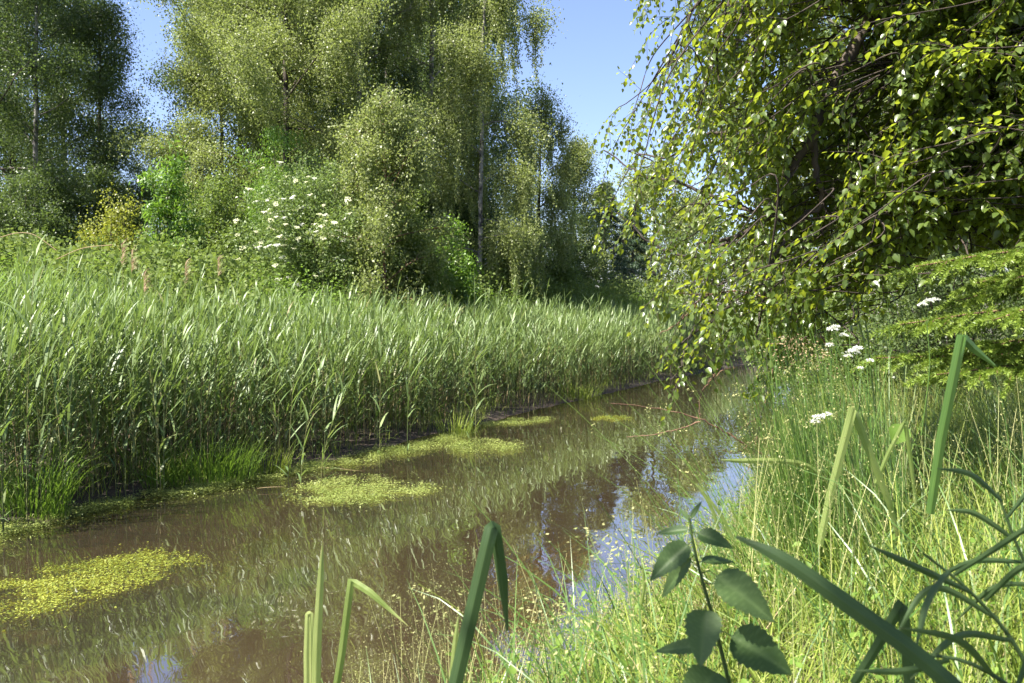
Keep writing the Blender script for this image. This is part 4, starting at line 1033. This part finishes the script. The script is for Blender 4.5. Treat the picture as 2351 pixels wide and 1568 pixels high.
# ------------------------------------------------------------------ young spruce
sp0 = G(2600, 3.9); root = thing('young_spruce', 'young spruce with bright yellow green needle sprays at the outer edge of the near bank', 'spruce', sp0)
a = MB(); tube(a, smooth_path([sp0 - [0, 0, .1], sp0 + [0, 0, 1.6], sp0 + [-.05, 0, 3.]], 10), np.linspace(.035, .006, 10), 7); a.build('trunk', M['bark'], root, sp0)
for (px, py, d, zb) in ((2100, 612, 3.9, .06), (2065, 745, 3.8, .05), (2200, 690, 4.0, .1), (2010, 822, 3.9, -.05), (2180, 800, 3.8, .0), (2280, 735, 3.6, .1), (2330, 640, 3.8, .1), (2150, 860, 3.7, 0.), (2290, 800, 3.9, .0), (2240, 650, 4.1, .05)):
    tip = W(px, py, d); s0 = sp0 + [0, 0, max(.15, tip[2] - sp0[2] + .02)]
    P = smooth_path([s0, s0 * .5 + tip * .5 + [0, 0, .03 + .5 * zb], tip], 14)
    wd = MB(); nd_ = MB(); tube(wd, P, np.linspace(.010, .003, 14), 5)
    twigs = [(P, .25)]
    for q in range(20):
        i = 2 + int(q * .55); sd_ = 1 if q % 2 else -1
        T_ = nrm(P[min(13, i + 1)] - P[i]); s_ = np.cross(T_, [0, 0, 1.]) * sd_
        Q = curve(P[min(i, 12)], T_ * .9 + s_ * .8 + [0, 0, -.05], .34 * (1.05 - i / 18) * rs.uniform(.6, 1.1), 5, rs, .06, .06)
        tube(wd, Q, np.linspace(.004, .0015, 6), 4); twigs.append((Q, .0))
        for e in range(2):
            Q2 = curve(Q[2 + e], nrm(Q[3] - Q[2]) + T_ * .6 * (1 if e else -.2) + rs.normal(0, .15, 3), .13, 3, rs, .06, .05); twigs.append((Q2, 0))
    for Q, t0 in twigs:
        ln = np.linalg.norm(np.diff(Q, axis=0), axis=1).sum(); m = int(ln * 1100)
        t = rs.uniform(t0, 1, m) * (len(Q) - 1.001); i0 = t.astype(int)
        T_ = nrm(Q[i0 + 1] - Q[i0]); pos = Q[i0] + (Q[i0 + 1] - Q[i0]) * (t - i0)[:, None]
        rd = sphere_rand(m, rs); rd = nrm(rd - T_ * (rd * T_).sum(1, keepdims=True))
        leaves(nd_, pos, T_ * .75 + rd + [0, 0, .12], rs.normal(0, 1, (m, 3)), rs.uniform(.017, .027, m), .20, np.clip(.3 + .5 * t / (len(Q) - 1) + rs.normal(0, .2, m), 0, 1), T_DIA)
    b = wd.build('branch', M['redstem'], root, sp0); nd_.build('needles', M['spruce'], b, sp0)
    b.location = (0, 0, 0)

# ------------------------------------------------------------------ the tree overhanging the water
rs = np.random.RandomState(88)
ob = np.array([5.4, 5.6, float(ground(5.4, 5.6))])
root = thing('overhanging_tree', 'big overhanging tree whose drooping leafy boughs fill one side and hang to the water', 'tree', ob)
wood = MB(); crown = MB(); twg = MB()
trunk = smooth_path([ob - [0, 0, .15], ob + [-.1, 0, 1.8], ob + [-.35, -.1, 4.], ob + [-.5, -.1, 7.], ob + [-.6, 0, 9.5]], 20)
tube(wood, trunk, np.linspace(.16, .03, 20), 9)
LIMBS = []
def limb(pts, ds, r0, r1, start=None):
    P = [W(x, y, d) for (x, y), d in zip(pts, np.interp(np.linspace(0, 1, len(pts)), np.linspace(0, 1, len(ds)), ds))]
    if start is not None: P = [start] + P
    Q = smooth_path(P, 30); Q[1:] += rs.normal(0, .006, (29, 3)); tube(wood, Q, np.linspace(r0, r1, 30), 7); LIMBS.append(Q)
limb([(2200, -260), (2080, -70), (2010, 30), (1930, 150), (1893, 225), (1872, 310), (1838, 352), (1795, 432), (1757, 500), (1690, 545), (1600, 560)], [4.9, 4.6, 4.7], .050, .008, trunk[13])
limb([(1868, 312), (1872, 385), (1892, 468), (1840, 498), (1795, 560), (1760, 640), (1740, 740)], [4.65, 4.6, 4.4], .020, .005)
limb([(1838, 352), (1770, 330), (1700, 300), (1620, 310), (1530, 360), (1440, 345)], [4.7, 5.0, 5.4], .018, .004)
limb([(2080, -70), (1950, -160), (1800, -150), (1650, -60), (1560, 80), (1500, 240)], [4.6, 4.8, 5.2], .022, .005)
limb([(1757, 500), (1680, 470), (1560, 420), (1470, 400), (1385, 345)], [4.7, 5.1, 5.3], .014, .004)
limb([(1690, 545), (1600, 590), (1500, 560), (1420, 490)], [4.7, 4.9, 5.0], .012, .003)
limb([(2250, 330), (2100, 390), (1990, 440), (1900, 520), (1800, 610), (1680, 700), (1560, 790)], [5.2, 4.9, 4.5], .022, .005, trunk[9])
limb([(2330, 480), (2200, 520), (2080, 590), (1960, 640), (1850, 680)], [5.1, 4.9, 4.6], .018, .004, trunk[7])
limb([(2340, 60), (2230, 110), (2120, 140), (2040, 190)], [5.0, 4.9, 4.7], .016, .004, trunk[11])
limb([(2380, 230), (2280, 300), (2160, 370), (2040, 410), (1890, 440)], [5.0, 4.9, 4.7], .018, .004, trunk[10])
limb([(2420, 380), (2300, 420), (2180, 470), (2060, 500)], [5.0, 4.9, 4.6], .014, .004, trunk[9])
limb([(2200, -260), (2120, -260), (1960, -260), (1800, -230), (1700, -60), (1640, 120), (1600, 260)], [4.9, 4.6, 4.5], .024, .005)
limb([(1760, 640), (1740, 760), (1760, 860), (1745, 985)], [4.4, 4.2, 4.1], .007, .002)
limb([(1680, 700), (1600, 740), (1570, 820), (1540, 880)], [4.4, 4.3, 4.3], .007, .002)
LP = np.concatenate(LIMBS)
POLY = np.array([(1462, -260), (1440, 110), (1428, 210), (1470, 290), (1350, 332), (1395, 400), (1345, 490), (1372, 600), (1400, 660), (1480, 700), (1480, 850), (1545, 900), (1620, 860), (1700, 800), (1740, 960), (1790, 930), (1790, 800), (1850, 720), (1960, 690), (2060, 640), (2120, 560), (2420, 600), (2480, -260)], float)
def inside(q):
    ins = np.zeros(len(q), bool); j = len(POLY) - 1
    for i in range(len(POLY)):
        ins ^= ((POLY[i, 1] > q[:, 1]) != (POLY[j, 1] > q[:, 1])) & (q[:, 0] < (POLY[j, 0] - POLY[i, 0]) * (q[:, 1] - POLY[i, 1]) / (POLY[j, 1] - POLY[i, 1] + 1e-9) + POLY[i, 0]); j = i
    return ins
MAIN = np.array([(2010, 20), (1930, 150), (1893, 225), (1872, 310), (1838, 352), (1795, 432), (1757, 500)], float)
def limb_px(x, y):
    p = np.array([x - 20, y - 40.]); m_ = 1e9
    for a, b in zip(MAIN[:-1], MAIN[1:]):
        t = np.clip(((p - a) @ (b - a)) / ((b - a) @ (b - a)), 0, 1); m_ = min(m_, np.linalg.norm(p - a - t * (b - a)))
    return m_
def spray(P, step, rs, size):
    """a leafy twig: alternate leaves along path P"""
    seg = np.linalg.norm(np.diff(P, axis=0), axis=1).sum(); m = max(5, int(seg / step))
    t = np.linspace(.12, 1, m) * (len(P) - 1.001); i0 = t.astype(int)
    T_ = nrm(P[i0 + 1] - P[i0]); pos = P[i0] + (P[i0 + 1] - P[i0]) * (t - i0)[:, None]
    s_ = nrm(np.cross(T_, [0.05, 0.1, 1.])) * np.where(np.arange(m) % 2, 1, -1)[:, None]
    ax = T_ * .55 + s_ * .75 + rs.normal(0, .30, (m, 3)) + [0, 0, -.45]
    L_ = size * rs.uniform(.6, 1.2, m)
    nn = np.array([0, 0, 1.]) + rs.normal(0, .42, (m, 3))
    leaves(crown, pos + ax * .012, ax, nn, L_, .70, np.clip(rs.normal(.5, .22, m) + .25 * (t / len(P)), 0, 1), T_OVA)
cnt = 0
for it in range(16000):
    if cnt >= 1250: break
    x, y = rs.uniform(1340, 2480), rs.uniform(-240, 990)
    q = np.array([[x, y]])
    if not inside(q)[0]: continue
    right = np.clip((x - 1450) / 850, 0, 1)
    # holes where the sky and the far stream show through
    if ((x - 1645) / 75) ** 2 + ((y - 560) / 70) ** 2 < 1 and rs.uniform() < .85: continue
    if ((x - 1480) / 40) ** 2 + ((y - 435) / 22) ** 2 < 1: continue
    if 1850 < x < 2060 and 10 < y < 380 and rs.uniform() < .75: continue
    if rs.uniform() > np.clip(.16 + .84 * (x - 1500) / 420, .16, 1): continue
    d = rs.uniform(4.2, 5.8)
    if limb_px(x, y) < 42: d = max(d, 5.0)
    if y > 640 and rs.uniform() < .45: continue
    if y > 700: d = rs.uniform(4.0, 4.7)
    tip = W(x, y, d)
    if tip[2] < .5: continue
    hang = np.clip(1 - right * 1.3, .1, 1)
    ln = rs.uniform(.35, .75)
    back_dir = nrm(np.array([.9 * (1 - .55 * hang), rs.normal(0, .25), .28 + .75 * hang]) + rs.normal(0, .18, 3))
    st = tip + back_dir * ln
    mid = st * .45 + tip * .55 + np.array([-.10 * (1 - hang), 0, .10])
    v1 = nrm(mid - st); dv = st - LP; dl = np.linalg.norm(dv, axis=1)
    cost = dl + .55 * (1 - (dv / np.maximum(dl, .01)[:, None]) @ v1) + np.where(dl < .12, .6, 0)
    a0 = LP[np.argsort(cost)[rs.randint(0, 12)]]
    Lk = np.linalg.norm(st - a0); m1 = st - v1 * Lk * .35
    PP = smooth_path([a0, m1 * .75 + (a0 * .5 + st * .5) * .25, st, mid, tip], 24)
    tube(twg, PP, np.linspace(.0052, .0012, 24), 4)
    P = PP[12::1]
    size = .037 + .015 * right
    spray(P, .021, rs, size)
    for e in range(4):
        i = rs.randint(0, len(P) - 2); d3 = nrm(P[i + 1] - P[i]) + rs.normal(0, .65, 3) + [0, 0, -.25]
        Q = curve(P[i], d3, rs.uniform(.12, .30), 4, rs, .10, .06); tube(twg, Q, np.linspace(.002, .001, 5), 3)
        spray(Q, .024, rs, size)
    cnt += 1
wd = wood.build('trunk', M['bark'], root, ob); twg.build('twigs', M['twig'], root, ob); crown.build('crown', M['over'], root, ob)

# unseen tree added behind the camera, its bough placed to shade the nearest leaves
rs = np.random.RandomState(99)
sb = np.array([-1.3, -2.4, float(ground(-1.3, -2.4))])
root = thing('shade_tree', 'unseen tree added behind the viewer, its bough placed to shade nettle and dark reeds', 'tree', sb)
wood, crown = MB(), MB()
tr_ = smooth_path([sb - [0, 0, .1], sb + [-.1, .1, 2.], sb + [-.2, .2, 5.], sb + [-.1, .2, 8.]], 14); tube(wood, tr_, np.linspace(.13, .02, 14), 8)
C = []
for k in range(7):
    e = np.array([-1.2, -.2, 4.5]) + rs.normal(0, 1, 3) * [.45, .30, .25]
    P = smooth_path([tr_[6 + k % 3], tr_[6 + k % 3] * .5 + e * .5 + [0, 0, .25], e], 9); tube(wood, P, np.linspace(.03, .006, 9), 5)
for k in range(60): C.append(np.array([-1.18, -.2, 4.55]) + rs.uniform(-1, 1, 3) * [.75, .42, .3])  # leaf clump positioned to cast shade on the foreground
for k in range(160): C.append(sb + [-.3, -.4, 6.2] + rs.normal(0, 1, 3) * [.9, .8, .9])
cluster_leaves(crown, np.array(C), 34, .12, .07, .75, rs, T_OVA)
wood.build('trunk', M['bark'], root, sb); crown.build('crown', M['over'], root, sb)
